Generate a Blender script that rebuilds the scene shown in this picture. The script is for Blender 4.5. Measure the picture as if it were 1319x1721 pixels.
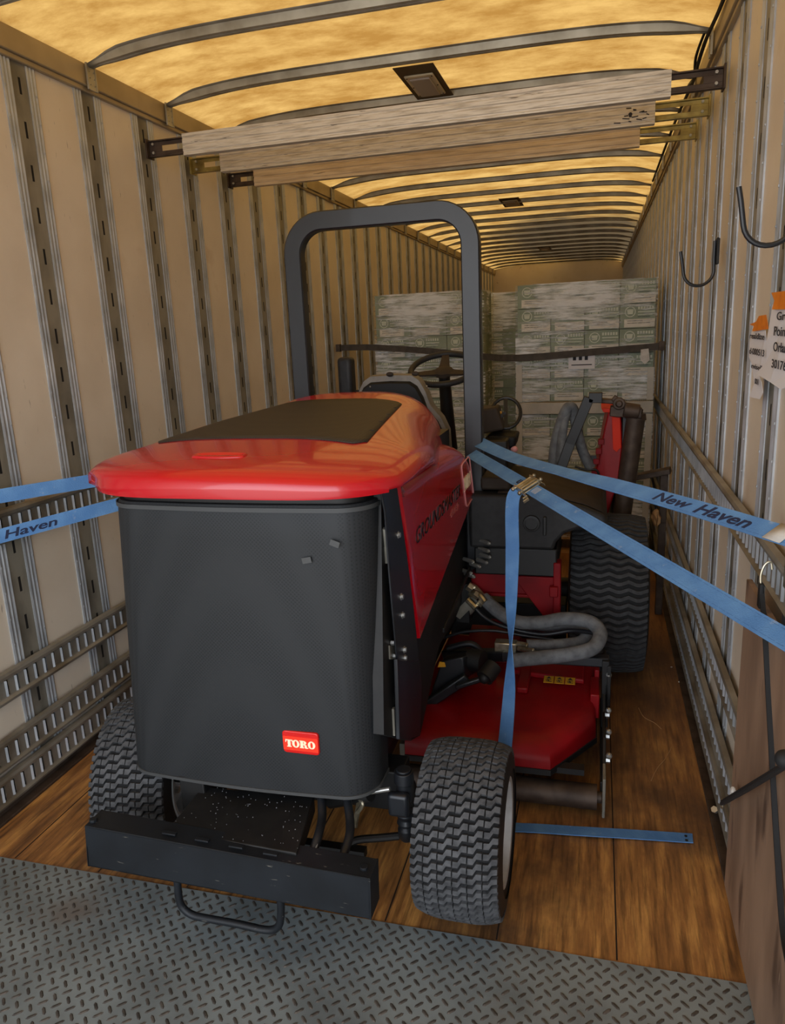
import bpy, bmesh, math, random
from mathutils import Vector, Matrix
random.seed(7)
S = bpy.context.scene
COL = S.collection
PI = math.pi
for o in list(bpy.data.objects): bpy.data.objects.remove(o)

# ------------------------------------------------------------------ camera
IMG_W, IMG_H, FPX = 1319.0, 1721.0, 1251.9
YAW, PITCH, ROLL = 0.2719, 0.2381, -0.0447
CAM = Vector((0.8147, 0.0, 1.6759))
_f = Vector((-math.sin(YAW)*math.cos(PITCH), math.cos(YAW)*math.cos(PITCH), -math.sin(PITCH)))
_r0 = Vector((math.cos(YAW), math.sin(YAW), 0.0)); _u0 = _r0.cross(_f)
CR = math.cos(ROLL)*_r0 + math.sin(ROLL)*_u0
CU = -math.sin(ROLL)*_r0 + math.cos(ROLL)*_u0
cd = bpy.data.cameras.new('camera'); cam = bpy.data.objects.new('camera', cd); COL.objects.link(cam)
m3 = Matrix((CR, CU, -_f)).transposed()
cam.matrix_world = Matrix.Translation(CAM) @ m3.to_4x4()
cd.sensor_fit = 'HORIZONTAL'; cd.sensor_width = 36.0; cd.lens = 36.0*FPX/IMG_W
cd.clip_start = 0.05; cd.clip_end = 200
S.camera = cam

def at(u, v, axis, val):
    """the point of the place seen at (u, v) that lies on a real plane x / y / z = val"""
    d = CR*((u-IMG_W/2)/FPX) - CU*((v-IMG_H/2)/FPX) + _f
    i = 'xyz'.index(axis); t = (val-CAM[i])/d[i]
    return CAM + d*t

# ------------------------------------------------------------------ light
S.view_settings.view_transform = 'Standard'; S.view_settings.look = 'None'
S.view_settings.gamma = 1.0; S.view_settings.exposure = 0.05; S.view_settings.use_curve_mapping = False
w = bpy.data.worlds.new('sky'); S.world = w; w.use_nodes = True
nt = w.node_tree; nt.nodes.clear()
wo = nt.nodes.new('ShaderNodeOutputWorld'); bg = nt.nodes.new('ShaderNodeBackground')
tc = nt.nodes.new('ShaderNodeTexCoord'); sp = nt.nodes.new('ShaderNodeSeparateXYZ'); cr = nt.nodes.new('ShaderNodeValToRGB')
mr = nt.nodes.new('ShaderNodeMapRange'); mr.inputs[1].default_value = -1; mr.inputs[2].default_value = 1
nt.links.new(tc.outputs['Generated'], sp.inputs[0]); nt.links.new(sp.outputs[2], mr.inputs[0]); nt.links.new(mr.outputs[0], cr.inputs[0])
e = cr.color_ramp.elements; e[0].position = 0.0; e[0].color = (1.1,1.08,1.05,1); e[1].position = 1.0; e[1].color = (.62,.80,1.1,1)
for p_, c_ in ((.47,(2.0,1.95,1.9,1)), (.52,(4.4,4.6,4.9,1)), (.66,(3.9,4.2,4.6,1)), (.80,(1.0,1.15,1.4,1))):
    n = e.new(p_); n.color = c_
nt.links.new(cr.outputs[0], bg.inputs[0]); bg.inputs[1].default_value = 1
nt.links.new(bg.outputs[0], wo.inputs[0])
sd = bpy.data.lights.new('sun', 'SUN'); sd.energy = 3; sd.angle = 0.03; sd.color = (1.0,.95,.87)
sun = bpy.data.objects.new('sun', sd); COL.objects.link(sun); sun.location = (0,6,12)
sun.rotation_euler = (math.radians(-28), math.radians(20), 0)

# ------------------------------------------------------------------ materials
def s2l(c):
    return tuple(((x/12.92) if x <= .04045 else ((x+.055)/1.055)**2.4) for x in [k/255. for k in c])
def mat(name, rgb, rough=.5, metal=0., rgb2=None, scale=8., stretch=(1,1,1), contrast=(.4,.65), bump=0., bscale=60., coat=0., spec=.5, detail=6., trans=0.):
    m = bpy.data.materials.new(name); m.use_nodes = True; t = m.node_tree
    b = t.nodes['Principled BSDF']; b.inputs['Roughness'].default_value = rough; b.inputs['Metallic'].default_value = metal
    b.inputs['Base Color'].default_value = (*s2l(rgb), 1); b.inputs['Coat Weight'].default_value = coat; b.inputs['Coat Roughness'].default_value = .06
    b.inputs['Specular IOR Level'].default_value = spec
    tc = t.nodes.new('ShaderNodeTexCoord'); mp = t.nodes.new('ShaderNodeMapping'); mp.inputs['Scale'].default_value = stretch
    t.links.new(tc.outputs['Object'], mp.inputs[0])
    if rgb2:
        n = t.nodes.new('ShaderNodeTexNoise'); n.inputs['Scale'].default_value = scale; n.inputs['Detail'].default_value = detail
        r = t.nodes.new('ShaderNodeValToRGB'); r.color_ramp.elements[0].position = contrast[0]; r.color_ramp.elements[1].position = contrast[1]
        r.color_ramp.elements[0].color = (*s2l(rgb), 1); r.color_ramp.elements[1].color = (*s2l(rgb2), 1)
        t.links.new(mp.outputs[0], n.inputs[0]); t.links.new(n.outputs[0], r.inputs[0]); t.links.new(r.outputs[0], b.inputs['Base Color'])
    if bump:
        n2 = t.nodes.new('ShaderNodeTexNoise'); n2.inputs['Scale'].default_value = bscale; n2.inputs['Detail'].default_value = 4
        bp = t.nodes.new('ShaderNodeBump'); bp.inputs['Strength'].default_value = bump; bp.inputs['Distance'].default_value = .004
        t.links.new(mp.outputs[0], n2.inputs[0]); t.links.new(n2.outputs[0], bp.inputs['Height']); t.links.new(bp.outputs[0], b.inputs['Normal'])
    return m
def nodes_of(m): return m.node_tree, m.node_tree.nodes['Principled BSDF']
def add_layer(m, rgb, scale, lo, hi, stretch=(1,1,1), loc=(0,0,0), mx=1.0):
    """mix a second patchy colour (dirt, wear) over whatever feeds the base colour"""
    t, b = nodes_of(m); bc = b.inputs['Base Color']
    mix = t.nodes.new('ShaderNodeMix'); mix.data_type = 'RGBA'
    if bc.is_linked: t.links.new(bc.links[0].from_socket, mix.inputs[6])
    else: mix.inputs[6].default_value = bc.default_value[:]
    mix.inputs[7].default_value = (*s2l(rgb), 1)
    tc = t.nodes.new('ShaderNodeTexCoord'); mp = t.nodes.new('ShaderNodeMapping'); mp.inputs['Scale'].default_value = stretch; mp.inputs['Location'].default_value = loc
    n = t.nodes.new('ShaderNodeTexNoise'); n.inputs['Scale'].default_value = scale; n.inputs['Detail'].default_value = 8
    r = t.nodes.new('ShaderNodeMapRange'); r.inputs[1].default_value = lo; r.inputs[2].default_value = hi; r.inputs[4].default_value = mx
    t.links.new(tc.outputs['Object'], mp.inputs[0]); t.links.new(mp.outputs[0], n.inputs[0]); t.links.new(n.outputs[0], r.inputs[0])
    t.links.new(r.outputs[0], mix.inputs[0]); t.links.new(mix.outputs[2], bc)
    return m

M = {}
M['panel'] = mat('wall_panel', (214,203,186), .45, rgb2=(205,193,175), scale=3, bump=.05, bscale=40)
add_layer(M['panel'], (150,105,60), 2.6, .66, .80, (1,1,1), mx=.55)
add_layer(M['panel'], (120,112,100), 14, .70, .74, (1,6,1), mx=.6)
M['galv'] = mat('galvanised_steel', (186,190,194), .42, .45, rgb2=(150,155,160), scale=9, contrast=(.35,.7))
M['galv_dark'] = mat('dull_galvanised_steel', (142,138,126), .5, .2, rgb2=(102,99,90), scale=7, stretch=(1,1,.5))
M['rail'] = mat('weathered_rail_steel', (150,146,136), .5, .4, rgb2=(112,104,90), scale=5)
M['slot'] = mat('dark_slot', (14,13,12), .9)
M['toprail'] = mat('painted_top_rail', (168,150,118), .45, .3, rgb2=(150,133,102), scale=4)
M['bow'] = mat('roof_bow_steel', (176,172,158), .42, .5, rgb2=(140,134,118), scale=6)
M['alu'] = mat('worn_aluminium', (214,206,192), .45, .2, rgb2=(168,157,140), scale=26, stretch=(.25,6,6), contrast=(.45,.72))
add_layer(M['alu'], (70,60,50), 30, .66, .70, (.3,3,3), mx=.7)
M['alu_tan'] = mat('tan_aluminium', (214,196,168), .5, .2, rgb2=(188,168,140), scale=18, stretch=(.3,4,4))
add_layer(M['alu_tan'], (80,66,50), 24, .68, .72, (.3,3,3), mx=.6)
M['rust'] = mat('rusty_brown_steel', (84,70,60), .6, .5, rgb2=(60,48,40), scale=14)
M['brasszinc'] = mat('yellow_zinc', (176,160,96), .4, .6, rgb2=(120,104,60), scale=12)
M['redpaint'] = mat('red_hood_paint', (186,9,26), .26, coat=.55)
M['redframe'] = mat('red_frame_paint', (128,11,20), .5, rgb2=(104,10,17), scale=6, spec=.2)
M['reddeck'] = mat('red_deck_paint', (146,9,18), .45, rgb2=(124,8,15), scale=5, coat=.06, spec=.25)
add_layer(M['reddeck'], (90,40,30), 20, .66, .72, mx=.6)
M['blackpaint'] = mat('black_semi_gloss_paint', (28,31,36), .42, rgb2=(23,25,29), scale=8, coat=.08)
M['black_worn'] = mat('black_scuffed_paint', (26,30,35), .5, rgb2=(19,22,26), scale=9, spec=.35)
add_layer(M['black_worn'], (128,122,112), 60, .68, .72, (.35,1,2.5), mx=.55)
M['black'] = mat('black_part', (16,16,17), .5)
M['blackdark'] = mat('oily_black', (11,11,12), .6, rgb2=(22,21,20), scale=20)
M['plastic'] = mat('dark_grey_plastic', (42,42,43), .55, rgb2=(34,34,35), scale=30, spec=.3, bump=.1, bscale=180)
M['plasticbrown'] = mat('brown_plastic', (58,49,41), .7, rgb2=(48,41,35), scale=12, spec=.25)
M['rubber'] = mat('tyre_rubber', (80,81,83), .75, rgb2=(54,55,57), scale=40, bump=.25, bscale=120)
M['rubber_dark'] = mat('dark_tyre_rubber', (56,57,59), .75, rgb2=(40,41,43), scale=40, bump=.25, bscale=120)
M['rubber_base'] = mat('tyre_rubber_groove', (17,17,18), .85)
M['sidewall'] = mat('tyre_sidewall', (24,24,25), .55)
M['rim'] = mat('white_rim', (208,212,214), .4, rgb2=(176,178,178), scale=9)
M['hose'] = mat('grey_hose_sleeve', (104,106,108), .75, rgb2=(80,82,84), scale=30, bump=.4, bscale=220)
M['hoseblack'] = mat('black_rubber_hose', (26,28,32), .45)
M['print'] = mat('hose_print', (150,150,150), .6)
M['zinc'] = mat('zinc_fitting', (190,182,160), .32, .85, rgb2=(140,130,105), scale=30)
M['bolt'] = mat('zinc_bolt', (190,190,186), .3, .8)
M['strap'] = mat('blue_webbing', (76,124,180), .75, rgb2=(92,140,192), scale=14, bump=.35, bscale=260)
add_layer(M['strap'], (150,165,185), 30, .66, .74, mx=.6)
M['strapink'] = mat('navy_print', (22,34,66), .8)
M['whitetag'] = mat('white_cloth', (205,202,196), .8, rgb2=(180,176,170), scale=20)
M['strapgrey'] = mat('grey_webbing', (74,68,62), .8, rgb2=(60,55,50), scale=20)
M['paper'] = mat('white_paper', (212,210,212), .7)
M['orange'] = mat('orange_tape', (224,128,16), .5, rgb2=(205,108,10), scale=30)
M['ink'] = mat('black_ink', (38,38,44), .8)
M['blueink'] = mat('blue_ink', (40,70,150), .8)
M['ply'] = mat('brown_plywood', (146,118,96), .6, rgb2=(122,97,78), scale=5, stretch=(1,1.5,.5), bump=.15, bscale=30)
add_layer(M['ply'], (66,48,38), 9, .60, .70, (1,1,.3), mx=.8)
add_layer(M['ply'], (175,150,125), 12, .70, .76, (1,2,.4), mx=.7)
M['bungee'] = mat('black_bungee', (20,20,21), .7)
M['seatgrey'] = mat('grey_vinyl', (120,116,110), .6, rgb2=(104,100,95), scale=20)
M['seatblack'] = mat('black_seat_shell', (20,21,23), .6, spec=.25)
M['yellow'] = mat('warning_yellow', (222,160,30), .5)
M['badgered'] = mat('badge_red', (214,22,16), .25, coat=.5)
M['badgebright'] = mat('badge_bright_red', (255,58,30), .3, coat=.3)
M['cream'] = mat('cream_lettering', (255,242,205), .5)
M['pinkline'] = mat('pale_badge_line', (214,150,150), .5)
M['greytext'] = mat('grey_lettering', (150,70,66), .5)
M['darktext'] = mat('dark_lettering', (24,6,8), .4)
M['wire'] = mat('black_wire', (18,16,14), .6)
M['cardboard'] = mat('printed_carton', (142,152,128), .7, rgb2=(92,106,86), scale=2.2)
M['cartonlabel'] = mat('carton_label', (222,212,198), .7, rgb2=(200,190,176), scale=10)
M['cartonprint'] = mat('carton_print', (206,208,188), .7)
M['cartonink'] = mat('carton_ink', (40,46,40), .7)
M['cornerboard'] = mat('grey_white_board', (186,182,172), .7, rgb2=(170,166,156), scale=8)
M['lampplate'] = mat('lamp_plate', (84,66,40), .6, .3)
M['lens'] = mat('lamp_lens', (170,158,146), .3)
M['lampframe'] = mat('lamp_frame', (206,192,160), .5)
M['strapline'] = mat('webbing_edge_line', (44,78,130), .8)
M['tan'] = mat('tan_scrap', (180,140,95), .8)
M['litred'] = mat('lit_edge_red', (206,44,14), .55, spec=.2)  # deck red as it looks when lit, the light put into the colour

# translucent fibreglass roof
def make_roof():
    m = bpy.data.materials.new('translucent_roof'); m.use_nodes = True; t = m.node_tree; t.nodes.clear()
    out = t.nodes.new('ShaderNodeOutputMaterial'); tr = t.nodes.new('ShaderNodeBsdfTranslucent'); df = t.nodes.new('ShaderNodeBsdfDiffuse')
    mx = t.nodes.new('ShaderNodeMixShader'); mx.inputs[0].default_value = .35
    tc = t.nodes.new('ShaderNodeTexCoord'); mp = t.nodes.new('ShaderNodeMapping'); mp.inputs['Scale'].default_value = (1,1.7,1)
    n = t.nodes.new('ShaderNodeTexNoise'); n.inputs['Scale'].default_value = 3.2; n.inputs['Detail'].default_value = 10; n.inputs['Roughness'].default_value = .68
    r = t.nodes.new('ShaderNodeValToRGB'); el = r.color_ramp.elements
    el[0].position = .37; el[0].color = (.34,.165,.034,1); el[1].position = .63; el[1].color = (.56,.33,.095,1)
    t.links.new(tc.outputs['Object'], mp.inputs[0]); t.links.new(mp.outputs[0], n.inputs[0]); t.links.new(n.outputs[0], r.inputs[0])
    # dirt lying on the outside of the roof towards the far end
    g = t.nodes.new('ShaderNodeVectorMath'); g.operation = 'SUBTRACT'; g.inputs[1].default_value = (.55,12.6,2.85)
    sc = t.nodes.new('ShaderNodeVectorMath'); sc.operation = 'MULTIPLY'; sc.inputs[1].default_value = (.85,.27,0)
    ln = t.nodes.new('ShaderNodeVectorMath'); ln.operation = 'LENGTH'
    n2 = t.nodes.new('ShaderNodeTexNoise'); n2.inputs['Scale'].default_value = 2.2; n2.inputs['Detail'].default_value = 6
    mr = t.nodes.new('ShaderNodeMapRange'); mr.inputs[1].default_value = 1.25; mr.inputs[2].default_value = .75
    ad = t.nodes.new('ShaderNodeMath'); ad.operation = 'ADD'; sb = t.nodes.new('ShaderNodeMath'); sb.operation = 'SUBTRACT'; sb.inputs[1].default_value = .5
    t.links.new(tc.outputs['Object'], g.inputs[0]); t.links.new(g.outputs[0], sc.inputs[0]); t.links.new(sc.outputs[0], ln.inputs[0])
    mp2 = t.nodes.new('ShaderNodeMapping'); mp2.inputs['Scale'].default_value = (.7,1.6,1)
    t.links.new(tc.outputs['Object'], mp2.inputs[0]); t.links.new(mp2.outputs[0], n2.inputs[0]); t.links.new(n2.outputs[0], sb.inputs[0])
    t.links.new(ln.outputs['Value'], ad.inputs[0]); t.links.new(sb.outputs[0], ad.inputs[1]); t.links.new(ad.outputs[0], mr.inputs[0])
    mix = t.nodes.new('ShaderNodeMix'); mix.data_type = 'RGBA'; mix.inputs[7].default_value = (.09,.06,.03,1)
    t.links.new(mr.outputs[0], mix.inputs[0]); t.links.new(r.outputs[0], mix.inputs[6])
    t.links.new(mix.outputs[2], tr.inputs[0]); t.links.new(mix.outputs[2], df.inputs[0])
    t.links.new(tr.outputs[0], mx.inputs[1]); t.links.new(df.outputs[0], mx.inputs[2]); t.links.new(mx.outputs[0], out.inputs[0])
    return m
M['roof'] = make_roof()

# stained timber floor: boards run along the trailer
def make_floor():
    m = mat('timber_floor', (146,88,40), .42, bump=.2, bscale=40); t, b = nodes_of(m)
    tc = t.nodes.new('ShaderNodeTexCoord')
    def noise(scale, st, detail=8, rough=.6):
        mp = t.nodes.new('ShaderNodeMapping'); mp.inputs['Scale'].default_value = st; t.links.new(tc.outputs['Object'], mp.inputs[0])
        n = t.nodes.new('ShaderNodeTexNoise'); n.inputs['Scale'].default_value = scale; n.inputs['Detail'].default_value = detail; n.inputs['Roughness'].default_value = rough
        t.links.new(mp.outputs[0], n.inputs[0]); return n
    def ramp(src, pts):
        r = t.nodes.new('ShaderNodeValToRGB'); el = r.color_ramp.elements
        el[0].position, el[1].position = pts[0][0], pts[-1][0]; el[0].color = (*s2l(pts[0][1]),1); el[1].color = (*s2l(pts[-1][1]),1)
        for p, c in pts[1:-1]: q = el.new(p); q.color = (*s2l(c),1)
        t.links.new(src, r.inputs[0]); return r
    n1 = noise(30, (1,.10,1), 10, .68); r1 = ramp(n1.outputs[0], [(.3,(108,74,44)), (.48,(160,110,60)), (.68,(216,160,88))])
    n2 = noise(2.4, (1,.8,1)); 
    mix = t.nodes.new('ShaderNodeMix'); mix.data_type = 'RGBA'; mr = t.nodes.new('ShaderNodeMapRange'); mr.inputs[1].default_value = .48; mr.inputs[2].default_value = .62; mr.inputs[4].default_value = .8
    t.links.new(n2.outputs[0], mr.inputs[0]); t.links.new(mr.outputs[0], mix.inputs[0]); t.links.new(r1.outputs[0], mix.inputs[6]); mix.inputs[7].default_value = (*s2l((80,58,42)),1)
    # fine dark streaks, then a flat red-brown mixed in deeper along the floor
    n3 = noise(70, (1,.06,1)); mr3 = t.nodes.new('ShaderNodeMapRange'); mr3.inputs[1].default_value = .5; mr3.inputs[2].default_value = .66; mr3.inputs[4].default_value = .6
    mix2 = t.nodes.new('ShaderNodeMix'); mix2.data_type = 'RGBA'; mix2.inputs[7].default_value = (*s2l((44,26,16)),1)
    t.links.new(n3.outputs[0], mr3.inputs[0]); t.links.new(mr3.outputs[0], mix2.inputs[0]); t.links.new(mix.outputs[2], mix2.inputs[6])
    sx = t.nodes.new('ShaderNodeSeparateXYZ'); t.links.new(tc.outputs['Object'], sx.inputs[0])
    my = t.nodes.new('ShaderNodeMapRange'); my.inputs[1].default_value = 2.1; my.inputs[2].default_value = 3.3; my.inputs[4].default_value = .55
    t.links.new(sx.outputs[1], my.inputs[0])
    mix3 = t.nodes.new('ShaderNodeMix'); mix3.data_type = 'RGBA'; mix3.inputs[7].default_value = (*s2l((108,72,52)),1)
    t.links.new(my.outputs[0], mix3.inputs[0]); t.links.new(mix2.outputs[2], mix3.inputs[6]); t.links.new(mix3.outputs[2], b.inputs['Base Color'])
    return m
M['floor'] = make_floor()
M['groove'] = mat('floor_groove', (34,22,14), .8)
M['plate'] = mat('steel_tread_plate', (138,147,148), .5, .1, rgb2=(112,120,122), scale=4, bump=.08, bscale=90)
add_layer(M['plate'], (122,92,64), 2.3, .60, .74, mx=.6)
M['lozenge'] = mat('worn_tread_lozenge', (72,68,64), .45, .3, rgb2=(104,98,92), scale=30)

# dark woven screen of the radiator grille
def make_screen(name, rgb, rgb2, scale):
    m = mat(name, rgb, .55, spec=.3); t, b = nodes_of(m)
    tc = t.nodes.new('ShaderNodeTexCoord'); v = t.nodes.new('ShaderNodeTexVoronoi'); v.inputs['Scale'].default_value = scale; v.inputs['Randomness'].default_value = 0
    mp = t.nodes.new('ShaderNodeMapping'); mp.inputs['Rotation'].default_value = (0,math.radians(45),0)
    t.links.new(tc.outputs['Object'], mp.inputs[0]); t.links.new(mp.outputs[0], v.inputs['Vector'])
    r = t.nodes.new('ShaderNodeValToRGB'); r.color_ramp.elements[0].position = .25; r.color_ramp.elements[1].position = .45
    r.color_ramp.elements[0].color = (*s2l(rgb2),1); r.color_ramp.elements[1].color = (*s2l(rgb),1)
    t.links.new(v.outputs['Distance'], r.inputs[0]); t.links.new(r.outputs[0], b.inputs['Base Color'])
    bp = t.nodes.new('ShaderNodeBump'); bp.inputs['Strength'].default_value = .12; bp.inputs['Distance'].default_value = .002
    t.links.new(v.outputs['Distance'], bp.inputs['Height']); t.links.new(bp.outputs[0], b.inputs['Normal'])
    return m
M['grille'] = make_screen('grille_screen', (40,42,44), (30,32,34), 130)
add_layer(M['grille'], (96,96,94), 3.5, .70, .78, mx=.4)
add_layer(M['grille'], (170,168,160), 120, .78, .80, mx=.5)
M['residue'] = mat('tape_residue', (66,67,67), .6)
M['topscreen'] = make_screen('hood_screen', (56,50,44), (32,28,25), 160)

# streaky clingy film, its bluish white sheen put partly into the colour
def make_wrap():
    m = bpy.data.materials.new('stretch_film'); m.use_nodes = True; t = m.node_tree; t.nodes.clear()
    out = t.nodes.new('ShaderNodeOutputMaterial'); tp = t.nodes.new('ShaderNodeBsdfTransparent'); pb = t.nodes.new('ShaderNodeBsdfPrincipled')
    pb.inputs['Base Color'].default_value = (.90,.95,1.0,1); pb.inputs['Roughness'].default_value = .22; pb.inputs['Specular IOR Level'].default_value = .9
    tp.inputs[0].default_value = (.93,.95,.95,1)
    mx = t.nodes.new('ShaderNodeMixShader')
    tc = t.nodes.new('ShaderNodeTexCoord'); mp = t.nodes.new('ShaderNodeMapping'); mp.inputs['Scale'].default_value = (1.1,1,14)
    n = t.nodes.new('ShaderNodeTexNoise'); n.inputs['Scale'].default_value = 5; n.inputs['Detail'].default_value = 9; n.inputs['Roughness'].default_value = .72
    mp3 = t.nodes.new('ShaderNodeMapping'); mp3.inputs['Scale'].default_value = (1,1,1.2)
    n3 = t.nodes.new('ShaderNodeTexNoise'); n3.inputs['Scale'].default_value = 2.4; n3.inputs['Detail'].default_value = 3
    t.links.new(tc.outputs['Object'], mp.inputs[0]); t.links.new(mp.outputs[0], n.inputs[0])
    t.links.new(tc.outputs['Object'], mp3.inputs[0]); t.links.new(mp3.outputs[0], n3.inputs[0])
    ad = t.nodes.new('ShaderNodeMath'); ad.operation = 'ADD'; t.links.new(n.outputs[0], ad.inputs[0]); t.links.new(n3.outputs[0], ad.inputs[1])
    mr = t.nodes.new('ShaderNodeMapRange'); mr.inputs[1].default_value = .96; mr.inputs[2].default_value = 1.17; mr.inputs[3].default_value = .06; mr.inputs[4].default_value = .85
    t.links.new(ad.outputs[0], mr.inputs[0]); t.links.new(mr.outputs[0], mx.inputs[0])
    bp = t.nodes.new('ShaderNodeBump'); bp.inputs['Strength'].default_value = .9; bp.inputs['Distance'].default_value = .012
    t.links.new(n.outputs[0], bp.inputs['Height']); t.links.new(bp.outputs[0], pb.inputs['Normal'])
    t.links.new(tp.outputs[0], mx.inputs[1]); t.links.new(pb.outputs[0], mx.inputs[2]); t.links.new(mx.outputs[0], out.inputs[0])
    return m
M['wrap'] = make_wrap()

# ------------------------------------------------------------------ mesh helpers
BASE = {}                                        # world position of each object's frame (parts share their thing's)
class MB:
    def __init__(s): s.v = []; s.f = []; s.m = []; s.mi = 0
    def add(s, vs, fs):
        k = len(s.v); s.v += [Vector(p) for p in vs]
        for f in fs: s.f.append([k+i for i in f]); s.m.append(s.mi)
        return s
    def box(s, a, b):
        x0,y0,z0 = a; x1,y1,z1 = b
        return s.add([(x0,y0,z0),(x1,y0,z0),(x1,y1,z0),(x0,y1,z0),(x0,y0,z1),(x1,y0,z1),(x1,y1,z1),(x0,y1,z1)],
                     [(3,2,1,0),(4,5,6,7),(0,1,5,4),(1,2,6,5),(2,3,7,6),(3,0,4,7)])
    def hexa(s, p):                              # eight free corners, bottom four then top four
        return s.add(p, [(3,2,1,0),(4,5,6,7),(0,1,5,4),(1,2,6,5),(2,3,7,6),(3,0,4,7)])
    def bar(s, p0, p1, wd, ht, up=(0,0,1)):      # rectangular bar between two points
        p0 = Vector(p0); p1 = Vector(p1); d = (p1-p0).normalized(); up = Vector(up)
        if abs(d.dot(up)) > .97: up = Vector((0,1,0))
        sx = d.cross(up).normalized(); uz = sx.cross(d).normalized(); a = sx*wd/2; b = uz*ht/2
        return s.hexa([p0-a-b, p0+a-b, p1+a-b, p1-a-b, p0-a+b, p0+a+b, p1+a+b, p1-a+b])
    def path(s, pts, prof, up=(0,0,1), closed=False, caps=True, scale=None):   # sweep a 2-D profile along points
        pts = [Vector(p) for p in pts]; n = len(pts); k = len(prof); vs = []
        u = Vector(up); prev = None
        for i, p in enumerate(pts):
            a = pts[(i-1) % n] if (closed or i > 0) else pts[i]; b = pts[(i+1) % n] if (closed or i < n-1) else pts[i]
            d = (b-a).normalized()
            if prev is None:
                if abs(d.dot(u)) > .95: u = Vector((1,0,0)) if abs(d.x) < .9 else Vector((0,1,0))
                sx = d.cross(u).normalized()
            else:
                sx = (prev - d*prev.dot(d))
                sx = sx.normalized() if sx.length > 1e-6 else d.cross(u).normalized()
            prev = sx; uz = sx.cross(d).normalized(); sc = scale[i] if scale else 1
            for (x, y) in prof: vs.append(p + sx*x*sc + uz*y*sc)
        fs = []
        for i in range(n if closed else n-1):
            for j in range(k):
                a = i*k+j; b = i*k+(j+1) % k; c = ((i+1) % n)*k+(j+1) % k; d_ = ((i+1) % n)*k+j; fs.append((a,d_,c,b))
        if caps and not closed: fs.append(tuple(range(k))); fs.append(tuple(reversed(range((n-1)*k, n*k))))
        return s.add(vs, fs)
    def tube(s, pts, r, n=12, closed=False, caps=True, scale=None):
        return s.path(pts, [(r*math.cos(2*PI*i/n), r*math.sin(2*PI*i/n)) for i in range(n)], closed=closed, caps=caps, scale=scale)
    def cyl(s, p0, p1, r0, r1=None, n=20):
        r1 = r0 if r1 is None else r1
        return s.tube([p0, p1], 1.0, n, scale=[r0, r1])
    def lathe(s, c, axis, prof, n=40, caps=False):   # prof: (along axis, radius)
        c = Vector(c); ax = Vector(axis).normalized(); u = ax.orthogonal().normalized(); v_ = ax.cross(u); vs = []
        for (h, r) in prof:
            for i in range(n):
                t = 2*PI*i/n; vs.append(c + ax*h + u*(r*math.cos(t)) + v_*(r*math.sin(t)))
        fs = []
        for j in range(len(prof)-1):
            for i in range(n): fs.append((j*n+i, j*n+(i+1) % n, (j+1)*n+(i+1) % n, (j+1)*n+i))
        if caps: fs.append(tuple(reversed(range(n)))); fs.append(tuple(range((len(prof)-1)*n, len(prof)*n)))
        return s.add(vs, fs)
    def prism(s, poly, d):                       # 3-D polygon thickened by vector d
        poly = [Vector(p) for p in poly]; d = Vector(d); n = len(poly)
        return s.add(poly+[p+d for p in poly], [tuple(range(n)), tuple(reversed(range(n, 2*n)))]+[(i, i+n, (i+1) % n+n, (i+1) % n) for i in range(n)])
    def grid(s, rows, close=False):
        n = len(rows[0]); vs = [p for r in rows for p in r]; fs = []
        for i in range(len(rows)-1):
            for j in range(n-1 if not close else n): fs.append((i*n+j, i*n+(j+1) % n, (i+1)*n+(j+1) % n, (i+1)*n+j))
        return s.add(vs, fs)
    def ball(s, c, r, n=12, sq=(1,1,1)):
        c = Vector(c); rows = []
        for i in range(n//2+1):
            ph = PI*i/(n//2); rows.append([c+Vector((r*sq[0]*math.sin(ph)*math.cos(2*PI*j/n), r*sq[1]*math.sin(ph)*math.sin(2*PI*j/n), r*sq[2]*math.cos(ph))) for j in range(n)])
        return s.grid(rows, close=True)
    def split(s, name, mats, parent=None, gap=.0008, **kw):
        """build every separate piece as an object of its own (touching pieces stay together)"""
        par = list(range(len(s.v)))
        def find(i):
            while par[i] != i: par[i] = par[par[i]]; i = par[i]
            return i
        for f in s.f:
            for i in f[1:]: par[find(i)] = find(f[0])
        comp = {}
        for i in range(len(s.v)): comp.setdefault(find(i), []).append(i)
        cl = []
        for ids in comp.values():
            lo = [min(s.v[i][k] for i in ids)-gap for k in range(3)]; hi = [max(s.v[i][k] for i in ids)+gap for k in range(3)]; g = [set(ids), lo, hi]
            hit = True
            while hit:
                hit = False
                for c in cl:
                    if all(c[1][k] <= g[2][k] and g[1][k] <= c[2][k] for k in range(3)):
                        g = [g[0] | c[0], [min(g[1][k], c[1][k]) for k in range(3)], [max(g[2][k], c[2][k]) for k in range(3)]]; cl.remove(c); hit = True; break
            cl.append(g)
        out = []
        for ids, lo, hi in cl:
            o = sorted(ids); mp = {k: j for j, k in enumerate(o)}; m = MB(); m.v = [s.v[k] for k in o]
            for f, mi in zip(s.f, s.m):
                if f[0] in mp: m.f.append([mp[k] for k in f]); m.m.append(mi)
            if m.f: out.append(m.build(name, mats, parent, **kw))
        return out
    def build(s, name, mats, parent=None, bevel=0., smooth=35, sub=0, solid=0., loc=None, seg=2):
        mats = mats if isinstance(mats, (list, tuple)) else [mats]
        me = bpy.data.meshes.new(name)
        if loc is not None: base = Vector(loc)
        elif parent is not None: base = BASE[parent.name]
        else:
            xs = [p.x for p in s.v]; ys = [p.y for p in s.v]; zs = [p.z for p in s.v]
            base = Vector(((min(xs)+max(xs))/2, (min(ys)+max(ys))/2, min(zs)))
        me.from_pydata([tuple(p-base) for p in s.v], [], s.f); me.update()
        for k in mats: me.materials.append(M[k])
        me.polygons.foreach_set('material_index', s.m)
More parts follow.
